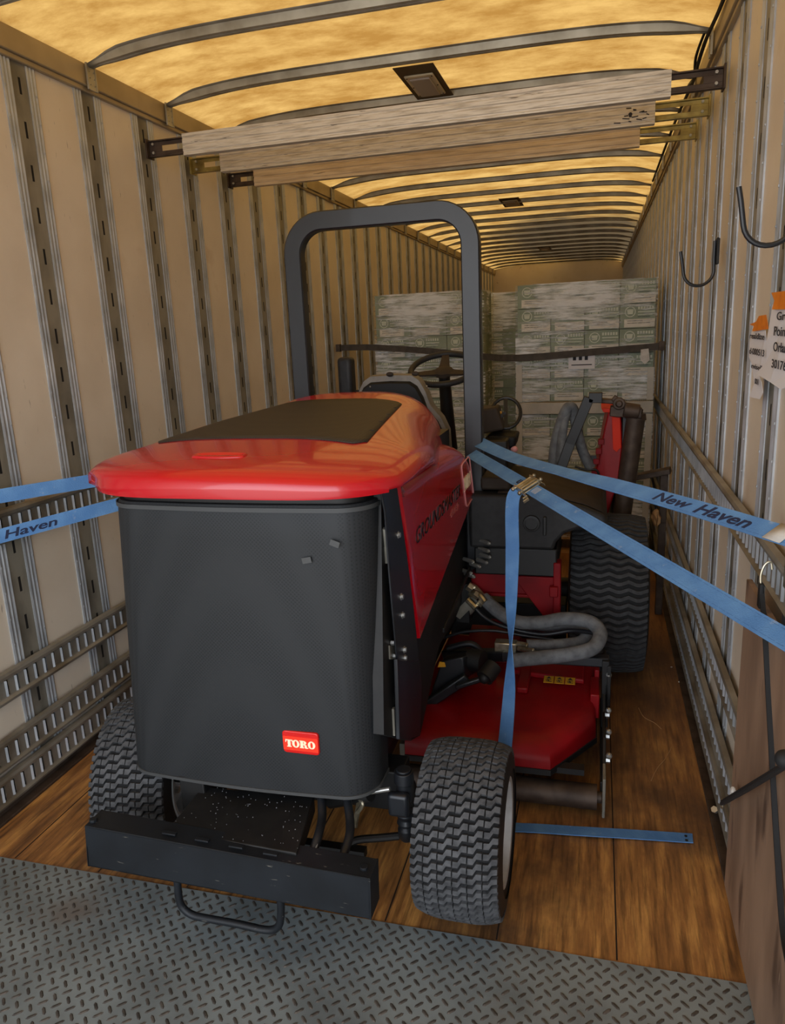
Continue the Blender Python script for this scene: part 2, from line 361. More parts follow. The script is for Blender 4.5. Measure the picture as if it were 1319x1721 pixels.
        bm = bmesh.new(); bm.from_mesh(me); bmesh.ops.remove_doubles(bm, verts=bm.verts, dist=1e-6) if sub else None
        bmesh.ops.recalc_face_normals(bm, faces=bm.faces); bm.to_mesh(me); bm.free()
        if smooth:
            me.shade_smooth(); me.set_sharp_from_angle(angle=math.radians(smooth))
        o = bpy.data.objects.new(name, me); COL.objects.link(o)
        if parent is not None: o.parent = parent; o.location = base-BASE[parent.name]
        else: o.location = base
        BASE[o.name] = base
        if solid: q = o.modifiers.new('solid', 'SOLIDIFY'); q.thickness = solid; q.offset = 0
        if sub: q = o.modifiers.new('sub', 'SUBSURF'); q.levels = sub; q.render_levels = sub
        if bevel:
            q = o.modifiers.new('bevel', 'BEVEL'); q.width = bevel; q.segments = seg; q.limit_method = 'ANGLE'; q.angle_limit = math.radians(40); q.harden_normals = False
        return o
def tag(o, label=None, cat=None, group=None, kind=None):
    if label: o['label'] = label
    if cat: o['category'] = cat
    if group: o['group'] = group
    if kind: o['kind'] = kind
    return o
def empty(name, loc, label, cat, group=None):
    o = bpy.data.objects.new(name, None); COL.objects.link(o); o.location = loc; o.empty_display_size = .1
    BASE[o.name] = Vector(loc); return tag(o, label, cat, group)
def copy_tree(o, parent=None):
    c = o.copy(); COL.objects.link(c); BASE[c.name] = BASE[o.name]
    if parent is not None: c.parent = parent
    for ch in list(o.children): copy_tree(ch, c)
    return c
def text_mesh(body, size=1., shear=0., bold=0., extrude=.02, spacing=1.):
    cu = bpy.data.curves.new('lettering', 'FONT'); cu.body = body; cu.size = size; cu.shear = shear; cu.offset = bold; cu.extrude = extrude; cu.space_character = spacing
    cu.resolution_u = 3
    o = bpy.data.objects.new('lettering', cu); COL.objects.link(o); dg = bpy.context.evaluated_depsgraph_get(); dg.update()
    me = bpy.data.meshes.new_from_object(o.evaluated_get(dg)); vs = [v.co.copy() for v in me.vertices]; fs = [tuple(p.vertices) for p in me.polygons]
    bpy.data.objects.remove(o); bpy.data.curves.remove(cu); bpy.data.meshes.remove(me)
    x0 = min(v.x for v in vs); x1 = max(v.x for v in vs); y0 = min(v.y for v in vs); y1 = max(v.y for v in vs)
    # normalised: x, y in 0..1 and depth as extruded
    return [Vector(((v.x-x0)/(x1-x0), (v.y-y0)/(y1-y0), v.z)) for v in vs], fs
def arc(c, r, a0, a1, n, ax=Vector((1,0,0)), ay=Vector((0,0,1))):
    c = Vector(c); return [c+ax*r*math.cos(math.radians(a0+(a1-a0)*i/n))+ay*r*math.sin(math.radians(a0+(a1-a0)*i/n)) for i in range(n+1)]
def smooth_path(pts, n=8, closed=False):          # Catmull-Rom through the points
    pts = [Vector(p) for p in pts]; out = []; k = len(pts)
    rng = range(k) if closed else range(k-1)
    for i in rng:
        p0 = pts[(i-1) % k] if (closed or i > 0) else pts[0]; p1 = pts[i]; p2 = pts[(i+1) % k]; p3 = pts[(i+2) % k] if (closed or i+2 < k) else pts[-1]
        for j in range(n):
            t = j/n; out.append(.5*((2*p1)+(p2-p0)*t+(2*p0-5*p1+4*p2-p3)*t*t+(3*p1-p0-3*p2+p3)*t**3))
    if not closed: out.append(pts[-1])
    return out
def interp(tab, y):
    if y <= tab[0][0]: return tab[0][1]
    for (a, va), (b, vb) in zip(tab, tab[1:]):
        if y <= b: t = (y-a)/(b-a); return va+(vb-va)*t
    return tab[-1][1]
# ------------------------------------------------------------------ the trailer
WX = 1.27; Y0 = -.3; Y1 = 16.1; ZT = 2.80
def roof_z(x): return 2.866 - .058*abs(x/1.24)**5
b = MB(); b.box((-1.27,1.745,-.04),(1.27,Y1,0)); b.mi = 1
x = .249-.325*4
while x < 1.2:
    if x > -1.2: b.box((x-.0022,1.75,-.001),(x+.0022,Y1-.02,.0006))
    x += .325
fl = b.build('floor', ['floor','groove'], loc=(0,0,0), smooth=0); tag(fl, 'stained brown timber floor boards running down the trailer', 'floor', kind='structure')
# steel plate at the doorway
b = MB(); b.box((-1.27,Y0,-.04),(1.27,1.742,.003)); b.mi = 1
px_, py_ = .042, .042
j = 0; y = .72
while y < 1.73:
    i = 0; x = -1.25+(px_/2 if j % 2 else 0)
    while x < 1.26:
        a = math.radians(38 if (i+j) % 2 else -38)+math.radians(90)*0
        a = math.radians(45) if j % 2 else math.radians(-45)
        ca, sa = math.cos(a), math.sin(a); L, Wd = .0145, .0044
        vs = []
        for (u, v, h) in ((-L,0,0),(-L*.6,-Wd,0),(L*.6,-Wd,0),(L,0,0),(L*.6,Wd,0),(-L*.6,Wd,0)):
            vs.append((x+u*ca-v*sa, y+u*sa+v*ca, .003))
        for (u, v) in ((-L*.7,0),(-L*.45,-Wd*.5),(L*.45,-Wd*.5),(L*.7,0),(L*.45,Wd*.5),(-L*.45,Wd*.5)):
            vs.append((x+u*ca-v*sa, y+u*sa+v*ca, .0048))
        b.add(vs, [(6,7,8,9,10,11)]+[(k, (k+1) % 6, (k+1) % 6+6, k+6) for k in range(6)])
        x += px_; i += 1
    y += py_/2*1.0; j += 1
pl = b.build('floor', ['plate','lozenge'], loc=(0,0,0), smooth=0); tag(pl, 'grey steel tread plate with raised lozenges at the doorway', 'floor plate', kind='structure')

post_h = 2.72
def post_mesh(side):
    # along y: two bright ribbed flanges with a dull slotted web between; n is how far it stands off the panel
    b = MB(); X = side*WX; s = -side
    def rib(y0, y1):
        pr = [(0,0),(.0,.005),(.14,.0075),(.26,.004),(.40,.004),(.5,.0075),(.62,.004),(.76,.004),(.88,.0075),(1,.005),(1,0)]
        vs = []; fs = []
        for z in (.03, post_h):
            for (t, h) in pr: vs.append((X+s*h, y0+(y1-y0)*t, z))
        k = len(pr)
        for i in range(k-1): fs.append((i, i+1, k+i+1, k+i))
        b.add(vs, fs)
    b.mi = 0; rib(0, .048); rib(.128, .176)
    b.mi = 1
    xw = X+s*.0025; xb = X+s*.0008
    ys = [.048, .081, .093, .128]; zz = [.03]; z = .18
    slots = []
    while z < post_h-.1: slots.append((z, z+.058)); z += .1505
    for (a, c) in slots: zz += [a, c]
    zz.append(post_h)
    for i in range(len(zz)-1):
        for k in range(3):
            if i % 2 == 1 and k == 1: continue
            b.add([(xw,ys[k],zz[i]),(xw,ys[k+1],zz[i]),(xw,ys[k+1],zz[i+1]),(xw,ys[k],zz[i+1])], [(0,1,2,3)])
    b.mi = 2
    b.add([(xb,.07,.03),(xb,.10,.03),(xb,.10,post_h),(xb,.07,post_h)], [(0,1,2,3)])
    b.mi = 3; z = .1                              # rivet heads
    while z < post_h-.05:
        for yy in (.008, .168):
            b.box((min(X+s*.006, X+s*.009), yy-.003, z-.003), (max(X+s*.006, X+s*.009), yy+.003, z+.003))
        z += .1
    return b
def rail_mesh(side, z0, z1):
    b = MB(); X = side*WX; s = -side; d = .030; L0 = .05; L1 = Y1-.05
    def strip(pts, mi=0):
        b.mi = mi
        for (a, c) in zip(pts, pts[1:]):
            b.add([(X+s*a[0],L0,a[1]),(X+s*a[0],L1,a[1]),(X+s*c[0],L1,c[1]),(X+s*c[0],L0,c[1])], [(0,1,2,3)])
    h = z1-z0
    strip([(.016,z0),(.016,z0+.006),(.026,z0+.010),(.030,z0+.018),(.022,z0+.026),(.020,z0+.030)])
    strip([(.020,z1-.034),(.022,z1-.030),(.034,z1-.024),(.038,z1-.012),(.034,z1-.002),(.016,z1)])
    za, zb = z0+.030, z1-.034; y = L0; xf = .020
    b.mi = 0
    while y < L1-.051:
        ya, yb = y+.0, y+.030
        b.add([(X+s*xf,ya,za),(X+s*xf,yb,za),(X+s*xf,yb,zb),(X+s*xf,ya,zb)], [(0,1,2,3)])
        # raised lip at the slot side, dark slot beyond
        b.mi = 2; b.add([(X+s*xf,yb,za),(X+s*(xf+.006),yb+.006,za),(X+s*(xf+.006),yb+.006,zb),(X+s*xf,yb,zb)], [(0,1,2,3)])
        b.mi = 1; b.add([(X+s*.016,yb,za),(X+s*.016,y+.05,za),(X+s*.016,y+.05,zb),(X+s*.016,yb,zb)], [(0,1,2,3)])
        b.mi = 0; y += .05
    return b
for side, nm in ((-1,'wall_left'), (1,'wall_right')):
    a, c = sorted((side*WX, side*(WX+.05)))
    wl = MB().box((a,Y0,-.04),(c,Y1,2.82)).build(nm, ['panel'], loc=(0,0,0), smooth=0)
    tag(wl, 'cream panelled %s wall of the trailer with steel posts and slotted rails' % ('left' if side < 0 else 'right'), 'wall', kind='structure')
    k = 0; first = None
    y = 2.515-.4*5
    while y < Y1-.2:
        if first is None:
            first = post_mesh(side).build('wall_post', ['galv','galv_dark','slot','galv'], wl, smooth=0); first.location.y = y
        else:
            p = first.copy(); COL.objects.link(p); p.location.y = y
        y += .4
    for (z0, z1) in ((.030,.155),(.165,.290),(.405,.530),(.985,1.114)):
        rail_mesh(side, z0, z1).build('slotted_rail', ['rail','slot','galv'], wl, smooth=0)
    # top rail
    s = -side; X = side*WX
    t = MB(); t.box((min(X,X+s*.028),Y0,2.715),(max(X,X+s*.028),Y1,2.80)); t.box((min(X,X+s*.018),Y0,2.695),(max(X,X+s*.018),Y1,2.715))
    t.build('top_rail', ['toprail'], wl, bevel=.004)
    # floor curb
    MB().box((min(X,X+s*.05),1.745,.0),(max(X,X+s*.05),Y1,.012)).box((min(X,X+s*.012),1.745,.012),(max(X,X+s*.012),Y1,.03)).build('floor_curb', ['rust'], wl, bevel=.002)
fw = MB().box((-1.27,Y1,-.04),(1.27,Y1+.05,2.90)).build('wall_front', ['panel'], loc=(0,0,0), smooth=0); tag(fw, 'plain cream wall closing the far end of the trailer', 'wall', kind='structure')
# roof skin
b = MB(); N = 24
rows = []
y = Y0
while y <= Y1+.41:
    rows.append([(-1.262+2.524*i/N, y, roof_z(-1.262+2.524*i/N)) for i in range(N+1)]); y += .4
b.grid(rows); rf = b.build('ceiling', ['roof'], loc=(0,0,0)); tag(rf, 'yellow translucent fibreglass roof skin with curved steel bows', 'ceiling', kind='structure')
def bow_mesh():
    b = MB(); N = 44; X = 1.238
    sec = []
    for i in range(N+1):
        t = -1+2*i/N; x = X*t; e = max(0, (abs(t)-.86)/.14); e = e*e*(3-2*e)
        h = .030*(1-.72*e); wd = .030*(1-.35*e); fl = .020*(1-.8*e); z = roof_z(x)-.002-.012*e
        sec.append([(x,-wd-fl,z),(x,-wd,z-.002),(x,-wd*.72,z-h),(x,-wd*.2,z-h),(x,-.0,z-h+.006),(x,wd*.2,z-h),(x,wd*.72,z-h),(x,wd,z-.002),(x,wd+fl,z)])
    b.grid(sec)
    for s in (-1,1):                              # end bracket folded down on the top rail
        xx = s*1.236
        b.box((min(xx,xx+s*-.006),-.024,2.70),(max(xx,xx+s*-.006),.024,2.80))
        b.box((xx-.008 if s > 0 else xx,-.030,2.70),(xx if s > 0 else xx+.008,-.022,2.80)); b.box((xx-.008 if s > 0 else xx,.022,2.70),(xx if s > 0 else xx+.008,.030,2.80))
        for zz in (2.72,2.745,2.77):
            for yy in (-.014,.014): b.ball((xx-s*.008,yy,zz), .003, 6)
    return b
y = .6; first = None
while y < Y1-.1:
    if first is None:
        first = bow_mesh().build('roof_bow', ['bow'], rf, smooth=30); first.location.y = y
        q = first.modifiers.new('solid','SOLIDIFY'); q.thickness = .0015
    else:
        p = first.copy(); COL.objects.link(p); p.location.y = y
    y += .6
# dome lamps on plates between bows
def lamp(yc, label):
    z = 2.838; t = empty('ceiling_light', (-.02,yc,z), label, 'ceiling light', 'flush roof lamps')
    b = MB(); b.box((-.115,yc-.27,z),(.075,yc+.27,z+.004)); b.build('mounting_plate', ['lampplate'], t, bevel=.001)
    b = MB(); b.box((-.090,yc-.16,z-.010),(.050,yc+.16,z)); 
    o = b.build('frame', ['lampframe'], t, bevel=.006)
    b = MB(); b.box((-.070,yc-.135,z-.020),(.030,yc+.135,z-.008)); b.build('lens', ['lens'], t, bevel=.008)
    b = MB()
    for xx in (-.08,.04):
        for yy in (-.14,0,.14): b.cyl((xx,yc+yy,z-.012),(xx,yc+yy,z-.009),.004,n=8)
    b.split('screw', ['blackdark'], o)
    return t
lamp(3.94, 'rectangular roof lamp on a brown plate just above the nearest cross beam')
lamp(7.80, 'small square roof lamp beyond the cross beams, midway down the roof')
lamp(12.6, 'farthest dim roof lamp, on the dirty grey part of the roof')
# loose wiring along the right top rail
b = MB(); b.tube(smooth_path([(1.235,2.2,2.79),(1.225,2.7,2.805),(1.23,3.3,2.79),(1.215,3.62,2.77),(1.20,3.75,2.71),(1.215,3.95,2.73),(1.20,4.1,2.70),(1.225,4.25,2.76),(1.225,5.2,2.79),(1.23,7,2.79)],6), .008, 6)
b.tube(smooth_path([(1.21,3.60,2.80),(1.19,3.72,2.74),(1.20,3.85,2.69),(1.19,3.98,2.70),(1.215,4.1,2.75)],6), .006, 6)
tag(b.build('wiring', ['wire']), 'loose black wiring hanging along the right edge of the roof', 'cable')

# ------------------------------------------------------------------ load beams across the trailer
def beam(yl, yr, z, mats, label, xa, xb):
    L = Vector((-1.235, yl+.0, z)); R = Vector((1.235, yr, z-.03))
    def P(x, dy=0, dz=0):
        t = (x+1.235)/2.47; p = L.lerp(R, t); return Vector((x, p.y+dy, p.z+dz))
    t = empty('load_beam', P(0), label, 'load beam', 'aluminium cross beams')
    h = .046; d = .020
    def prof_sweep(b, x0, x1, hh, dd, ribs=True):
        pr = [(-dd,-hh),(dd,-hh),(dd,hh),(-dd,hh),(-dd,hh*.72),(-dd*.86,hh*.66),(-dd*.86,hh*.5),(-dd,hh*.44),(-dd,hh*.1),(-dd*.86,hh*.04),(-dd*.86,-hh*.12),(-dd,-hh*.18),(-dd,-hh*.6),(-dd*.86,-hh*.66),(-dd*.86,-hh*.78),(-dd,-hh*.84)]
        vs = [P(x0,a,c) for (a,c) in pr]+[P(x1,a,c) for (a,c) in pr]; k = len(pr)
        b.add(vs, [tuple(range(k)), tuple(reversed(range(k,2*k)))]+[(i,(i+1)%k,(i+1)%k+k,i+k) for i in range(k)])
    b = MB(); prof_sweep(b, xa, xb, h, d); b.build('beam_body', [mats[0]], t, smooth=0)
    if mats[2]:
        b = MB(); b.cyl(P(xb-.10,-d-.001,.0),P(xb-.10,-d+.001,.0),.008,n=12)
        for k in range(14): 
            xx = (xa+.03+random.random()*.12) if mats[2] == 'L' else (xb-.03-random.random()*.14)
            zz = random.uniform(-.03,.028); b.bar(P(xx,-d-.0012,zz),P(xx+random.uniform(.01,.03),-d-.0012,zz+random.uniform(-.006,.006)),.001,.004)
        b.build('scrawled_marks', ['ink'], t, smooth=0)
    for s, xe, mt in ((-1, xa, mats[1][0]), (1, xb, mats[1][1])):
        b = MB(); x0 = min(xe, s*1.242); x1 = max(xe, s*1.242); hh = .036; dd = .013
        # open channel: top and bottom flange, web with a long slot
        b.hexa([P(x0,-dd,hh-.006),P(x1,-dd,hh-.006),P(x1,dd,hh-.006),P(x0,dd,hh-.006),P(x0,-dd,hh),P(x1,-dd,hh),P(x1,dd,hh),P(x0,dd,hh)])
        b.hexa([P(x0,-dd,-hh),P(x1,-dd,-hh),P(x1,dd,-hh),P(x0,dd,-hh),P(x0,-dd,-hh+.006),P(x1,-dd,-hh+.006),P(x1,dd,-hh+.006),P(x0,dd,-hh+.006)])
        for (za, zb) in ((-hh+.006,-.012),(.012,hh-.006)):
            b.hexa([P(x0,-.002,za),P(x1,-.002,za),P(x1,.002,za),P(x0,.002,za),P(x0,-.002,zb),P(x1,-.002,zb),P(x1,.002,zb),P(x0,.002,zb)])
        xo = (x1-.07, x1) if s > 0 else (x0, x0+.07)
        b.hexa([P(xo[0],-.003,-.013),P(xo[1],-.003,-.013),P(xo[1],.003,-.013),P(xo[0],.003,-.013),P(xo[0],-.003,.013),P(xo[1],-.003,.013),P(xo[1],.003,.013),P(xo[0],.003,.013)])
        xf = s*1.246
        b.hexa([P(min(xf,xf-s*.008),-.03,-hh-.006),P(max(xf,xf-s*.008),-.03,-hh-.006),P(max(xf,xf-s*.008),.03,-hh-.006),P(min(xf,xf-s*.008),.03,-hh-.006),
                P(min(xf,xf-s*.008),-.03,hh+.006),P(max(xf,xf-s*.008),-.03,hh+.006),P(max(xf,xf-s*.008),.03,hh+.006),P(min(xf,xf-s*.008),.03,hh+.006)])
        e = b.build('end_fitting', [mt], t, bevel=.0015)
        b = MB(); b.cyl(P(xf-s*.03,-.012,-.018),P(xf-s*.03,-.004,-.018),.006,n=8); b.cyl(P(xf-s*.03,-.012,.020),P(xf-s*.03,-.004,.020),.006,n=8); b.split('rivet', ['bolt'], e)
beam(3.40, 3.25, 2.555, ('alu',('rust','rust'),''), 'nearest and highest silver cross beam, with dark brown end fittings', -1.05, 1.06)
beam(3.80, 3.64, 2.555, ('alu',('brasszinc','brasszinc'),'R'), 'middle silver cross beam with scrawled black marks near its ends', -1.07, 1.03)
beam(4.22, 4.06, 2.555, ('alu_tan',('rust','brasszinc'),''), 'farthest and lowest tan cross beam with yellow zinc end fitting', -1.08, .99)

# ------------------------------------------------------------------ cartons on pallets
def carton_mesh(wd, dp, ht, print_on=True):
    b = MB(); g = .0025; b.box((-wd/2+g,0,g),(wd/2-g,dp,ht-g))
    if print_on:
        e = -.0012
        def rect(x0, z0, x1, z1, mi): b.mi = mi; b.add([(x0,e,z0),(x1,e,z0),(x1,e,z1),(x0,e,z1)], [(0,1,2,3)])
        x0 = -wd/2+.03
        rect(x0, ht*.05, x0+.20, ht*.38, 1)
        for (q0, q1, z) in ((.02,.12,.29),(.02,.17,.20)): rect(x0+q0, ht*z, x0+q1, ht*z+.005, 3)
        b.mi = 2; cx, cz = x0+.038, ht*.68; n = 18
        vs = []; 
        for r in (.036, .030):
            vs += [(cx+r*math.cos(2*PI*i/n), e, cz+r*math.sin(2*PI*i/n)) for i in range(n)]
        b.add(vs, [(i,(i+1)%n,(i+1)%n+n,i+n) for i in range(n)])
        for k in range(5):
            a = -.6+k*.3; b.add([(cx-.004+.02*a,e,cz-.016),(cx+.004+.02*a,e,cz-.016),(cx+.004+.03*a,e,cz+.016),(cx-.004+.03*a,e,cz+.016)], [(0,1,2,3)])
        xx = x0+.088
        for k in range(6): rect(xx+k*.018, ht*.76, xx+k*.018+.012, ht*.88, 2)
        rect(xx, ht*.64, xx+.108, ht*.69, 2); rect(xx, ht*.53, xx+.095, ht*.56, 2); rect(xx, ht*.46, xx+.08, ht*.48, 3)
    return b
ORD = ['topmost','second','third','fourth','fifth','sixth','seventh','eighth','ninth','tenth','eleventh','twelfth']
COLN = {1:[''], 4:['leftmost','second from the left','third from the left','rightmost'], 3:['leftmost','middle','rightmost']}
def stack(x0, x1, yf, z_top, z_base, ncol, lay, dp, where, group, skip_mid=None):
    """columns of cartons; every carton is a thing of its own"""
    wd = (x1-x0)/ncol; src = {}; r = 0; z = z_top
    n = 0
    while z-lay > z_base+.10:
        z -= lay
        if skip_mid and abs(z-skip_mid) < lay*.5: z = skip_mid-.008-lay 
        for c in range(ncol):
            dy = random.uniform(0,.008); xx = x0+wd*(c+.5)
            if not src: o = carton_mesh(wd, dp, lay).build('carton', ['cardboard','cartonlabel','cartonprint','cartonink'], loc=(0,0,0), smooth=0); src[0] = o
            else: o = src[0].copy(); COL.objects.link(o)
            o.location = (xx, yf+dy, z)
            tag(o, 'printed carton, %s%s layer from the top of %s' % (COLN[ncol][c]+', ' if ncol > 1 else '', ORD[n], where), 'carton', group)
        n += 1
    return z
def pallet(x0, x1, y0, y1, zb, label):
    t = empty('pallet', ((x0+x1)/2,(y0+y1)/2,zb), label, 'pallet', 'pallets under the cartons')
    b = MB()
    for k in range(7):
        yy = y0+(y1-y0-.09)*k/6; b.box((x0,yy,zb+.108),(x1,yy+.09,zb+.125))
    b.build('deck_board', ['tan'], t, smooth=0)
    for xx in (x0,(x0+x1)/2-.02,x1-.04): MB().box((xx,y0,zb+.018),(xx+.04,y1,zb+.108)).build('stringer', ['tan'], t)
    MB().box((x0,y0,zb),(x1,y0+.09,zb+.018)).box((x0,y1-.09,zb),(x1,y1,zb+.018)).split('bottom_board', ['tan'], t)
LAY = .163
def wrap(x0, x1, yf, yb, z0, z1, label):
    b = MB(); N = 10; rows = []; g = .012
    xs = []
    loop = [(x0-g,yb)]+[(x0-g, yb+(yf-yb)*i/4) for i in range(1,4)]+[(x0-g,yf-g)]+[(x0+(x1-x0)*i/12,yf-g) for i in range(1,12)]+[(x1+g,yf-g)]+[(x1+g,yf+(yb-yf)*i/4) for i in range(1,5)]
    nz = 24
    for k in range(nz+1):
        z = z0+(z1-z0)*k/nz; j = random.uniform(-.003,.003)
        rows.append([(p[0]+j*.5, p[1]+random.uniform(-.003,.003), z) for p in loop])
    b.grid(rows)
    o = b.build('stretch_wrap', ['wrap'], smooth=60); tag(o, label, 'stretch wrap')
    return o
stack(-.90,-.04,5.9,1.952,0.0,3,LAY,.5,'the left stack','cartons of the left stack')
pallet(-.90,-.04,5.9,6.6,0.0,'wooden pallet under the left wrapped carton stack'); 
wrap(-.90,-.04,5.9,6.45,.12,1.955,'streaky clear stretch film round the left carton stack')
stack(-.22,.16,6.75,1.955,0.0,1,LAY,.4,'the recessed middle stack','cartons of the recessed stack')
wrap(-.22,.16,6.75,7.2,.12,1.96,'streaky clear stretch film round the recessed middle stack')
pallet(-.22,.16,6.75,7.2,0.0,'wooden pallet under the recessed middle carton stack')
stack(.262,1.19,5.5,1.948,0.0,4,LAY,.5,'the right stack','cartons of the right stack',skip_mid=1.05)
wrap(.262,1.19,5.5,6.05,.12,1.95,'streaky clear stretch film round the tall right carton stack')
pallet(.262,1.19,5.5,6.5,0.0,'wooden pallet under the tall right carton stack')
b = MB(); b.box((.256,5.474,1.047),(1.196,5.482,1.128)); tag(b.build('slip_board', ['cornerboard'], bevel=.003), 'grey board between the upper and lower halves of the right carton stack', 'board')
for (xx, z0, z1, yy, lb) in ((.261,1.135,1.40,5.5,'left white corner board on the upper half of the right stack'),(1.1565,1.135,1.36,5.5,'right white corner board on the upper half of the right stack'),
                     (.261,.14,1.04,5.5,'left white corner board on the lower half of the right stack'),(1.1565,.14,1.04,5.5,'right white corner board on the lower half of the right stack'),
                     (-.221,.14,1.42,6.75,'white corner board on the recessed stack behind the roll bar'),(-.901,.14,1.36,5.9,'white corner board at the left edge of the left stack')):
    b = MB(); b.box((xx-.006,yy-.024,z0),(xx+.036,yy-.018,z1))
    tag(b.build('corner_board', ['cornerboard']), lb, 'corner board')
b = MB(); b.box((.62,5.478,1.36),(.80,5.481,1.50)); b.mi = 1
for k in range(3): b.box((.65+k*.04,5.4765,1.42),(.672+k*.04,5.478,1.46))
b.box((.64,5.4765,1.385),(.78,5.478,1.392))
tag(b.build('pallet_label', ['paper','ink'], smooth=0), 'white paper label taped to the front of the right stack below the grey strap', 'label')
# grey strap holding the cartons, wall to wall
def ribbon(b, pts, wdir, wd, th=.0022):
    """flat webbing through pts; wdir gives the width direction at each point"""
    n = len(pts); A = []; 
    for i in range(n):
        p = Vector(pts[i]); w_ = Vector(wdir[i]).normalized()*wd[i]/2
        d = (Vector(pts[min(i+1,n-1)])-Vector(pts[max(i-1,0)])).normalized(); nn = d.cross(w_).normalized()*th/2
        A.append([p-w_-nn, p+w_-nn, p+w_+nn, p-w_+nn])
    b.grid(A, close=True); b.add(A[0], [(0,1,2,3)]); b.add(A[-1], [(3,2,1,0)])
t = empty('cargo_strap', (0,5.6,1.46), 'grey webbing strap stretched wall to wall in front of the cartons', 'strap')
b = MB(); pts = smooth_path([(-1.22,5.93,1.56),(-.92,5.86,1.555),(-.5,5.86,1.515),(-.1,5.8,1.465),(.27,5.47,1.45),(.8,5.465,1.475),(1.19,5.46,1.495),(1.235,5.45,1.50)],6)
ribbon(b, pts, [(0,0,1)]*len(pts), [.048]*len(pts)); b.build('webbing', ['strapgrey'], t)
b = MB(); b.box((-.19,5.80,1.455),(-.07,5.83,1.50)); b.cyl((-.16,5.80,1.48),(-.16,5.83,1.48),.026,n=12); b.build('ratchet_buckle', ['rust'], t, bevel=.003)
b = MB(); b.box((1.215,5.43,1.47),(1.25,5.47,1.53)); b.box((-1.25,5.9,1.53),(-1.215,5.95,1.59)); b.split('wall_fitting', ['rust'], t, bevel=.002)
b = MB(); b.prism([(1.10,5.452,1.48),(1.15,5.452,1.485),(1.16,5.452,1.41),(1.13,5.452,1.38),(1.10,5.452,1.41)],(0,.003,0))
tag(b.build('cloth_scrap', ['whitetag'], smooth=0), 'ragged pale scrap hanging from the grey strap near the right wall', 'cloth')
# ------------------------------------------------------------------ the mower
MW = empty('ride_on_mower', (-.14,1.92,0), 'large red and black ride-on mower with roll bar, strapped down in the trailer', 'mower')
# ---- wheels
def tyre(cx, cy, r, wd, kind, label=None, faces=(1,-1), rim_r=.15, yaw=0):
    b = MB(); c = Vector((cx, cy, r+.004))
    def rc(u): return r-.020*abs(u/(wd/2))**3.2
    prof = []
    hw = wd/2
    for k in range(-10, 11):
        u = hw*.92*k/10; prof.append((u, rc(u)-.011))
    side = [(hw*.97, r-.045), (hw*1.0, r-.075), (hw*.985, rim_r+.035), (hw*.93, rim_r+.008), (hw*.86, rim_r)]
    full = [(-a, q) for a, q in reversed(side)]+prof+side
    b.mi = 1; b.lathe(c, (1,0,0), full[5:-5], 96)
    b.mi = 2; b.lathe(c, (1,0,0), full[:6], 96); b.lathe(c, (1,0,0), full[-6:], 96)
    b.mi = 0
    def pt(u, s, h):
        a = s/r; q = rc(u)+h
        return c+Vector((u, -q*math.cos(a), q*math.sin(a)))
    if kind == 'block':
        nr = int(round(2*PI*r/.0275)); pit = 2*PI*r/nr; nc = 6; cw = wd*.95/nc
        for j in range(nc):
            u0 = -wd*.475+cw*(j+.5)
            for i in range(nr):
                s0 = i*pit+(pit/2 if j % 2 else 0); a = cw*.49; h = pit*.32; st = pit*.30
                sh = [(-a,-h-st),(-a*.25,-h-st),(a*.25,-h+st),(a,-h+st),(a,h+st),(a*.25,h+st),(-a*.25,h-st),(-a,h-st)]
                vs = [pt(u0+x, s0+y, -.011) for x, y in sh]+[pt(u0+x*.93, s0+y*.9, 0) for x, y in sh]
                b.add(vs, [(8,9,14,15),(9,10,13,14),(10,11,12,13)]+[(k, (k+1) % 8, (k+1) % 8+8, k+8) for k in range(8)])
    else:
        nr = int(round(2*PI*r/.034)); pit = 2*PI*r/nr; n = 20
        for i in range(nr):
            vs = []
            for k in range(n+1):
                u = -wd*.47+wd*.94*k/n; ph = (k/n*4.0) % 1; tri = abs(ph-.5)*4-1; s0 = i*pit+tri*pit*.24
                h = pit*.30
                for (d, hh) in ((-h,-.011),(-h*.8,0),(h*.8,0),(h,-.011)): vs.append(pt(u, s0+d, hh))
            fs = []
            for k in range(n):
                for q in range(3): a = k*4+q; fs.append((a, a+1, a+5, a+4))
            fs += [(0,1,2,3),(n*4+3,n*4+2,n*4+1,n*4)]; b.add(vs, fs)
    def turn(b):
        if yaw:
            q = Matrix.Rotation(math.radians(yaw), 3, 'Z'); b.v = [c+q@(p-c) for p in b.v]
    turn(b)
    t = b.build('tyre', ['rubber' if kind == 'block' else 'rubber_dark','rubber_base','sidewall'], MW, smooth=40)
    b = MB()
    for s in faces:
        x0 = s*hw*.88
        b.lathe(c, (1,0,0), [(x0, rim_r+.004),(x0+s*.008, rim_r+.002),(x0+s*.006, rim_r-.012),(x0-s*.03, rim_r-.022),(x0-s*.05, rim_r-.035),(x0-s*.045, rim_r*.55),(x0-s*.03, rim_r*.45),(x0-s*.03, .045),(x0-s*.005,.04),(x0-s*.005,.001)], 48)
    b.lathe(c, (1,0,0), [(-hw*.86, rim_r-.004),(hw*.86, rim_r-.004)], 48)
    turn(b); rm = b.build('rim', ['rim'], t, smooth=40)
    b = MB()
    for s in faces:
        for k in range(5):
            a = 2*PI*k/5; q = c+Vector((s*hw*.88-s*.03, .062*math.cos(a), .062*math.sin(a))); b.cyl(q, q+Vector((s*.014,0,0)), .010, n=6)
    turn(b); b.split('lug_nut', ['bolt'], t)
    return t
tr = tyre(.474, 1.885, .250, .25, 'block'); tag(tr, 'right rear tyre with worn interlocking tread blocks')
tl = tyre(-.600, 1.95, .256, .25, 'block', yaw=10); tag(tl, 'left rear tyre half hidden behind the bumper')
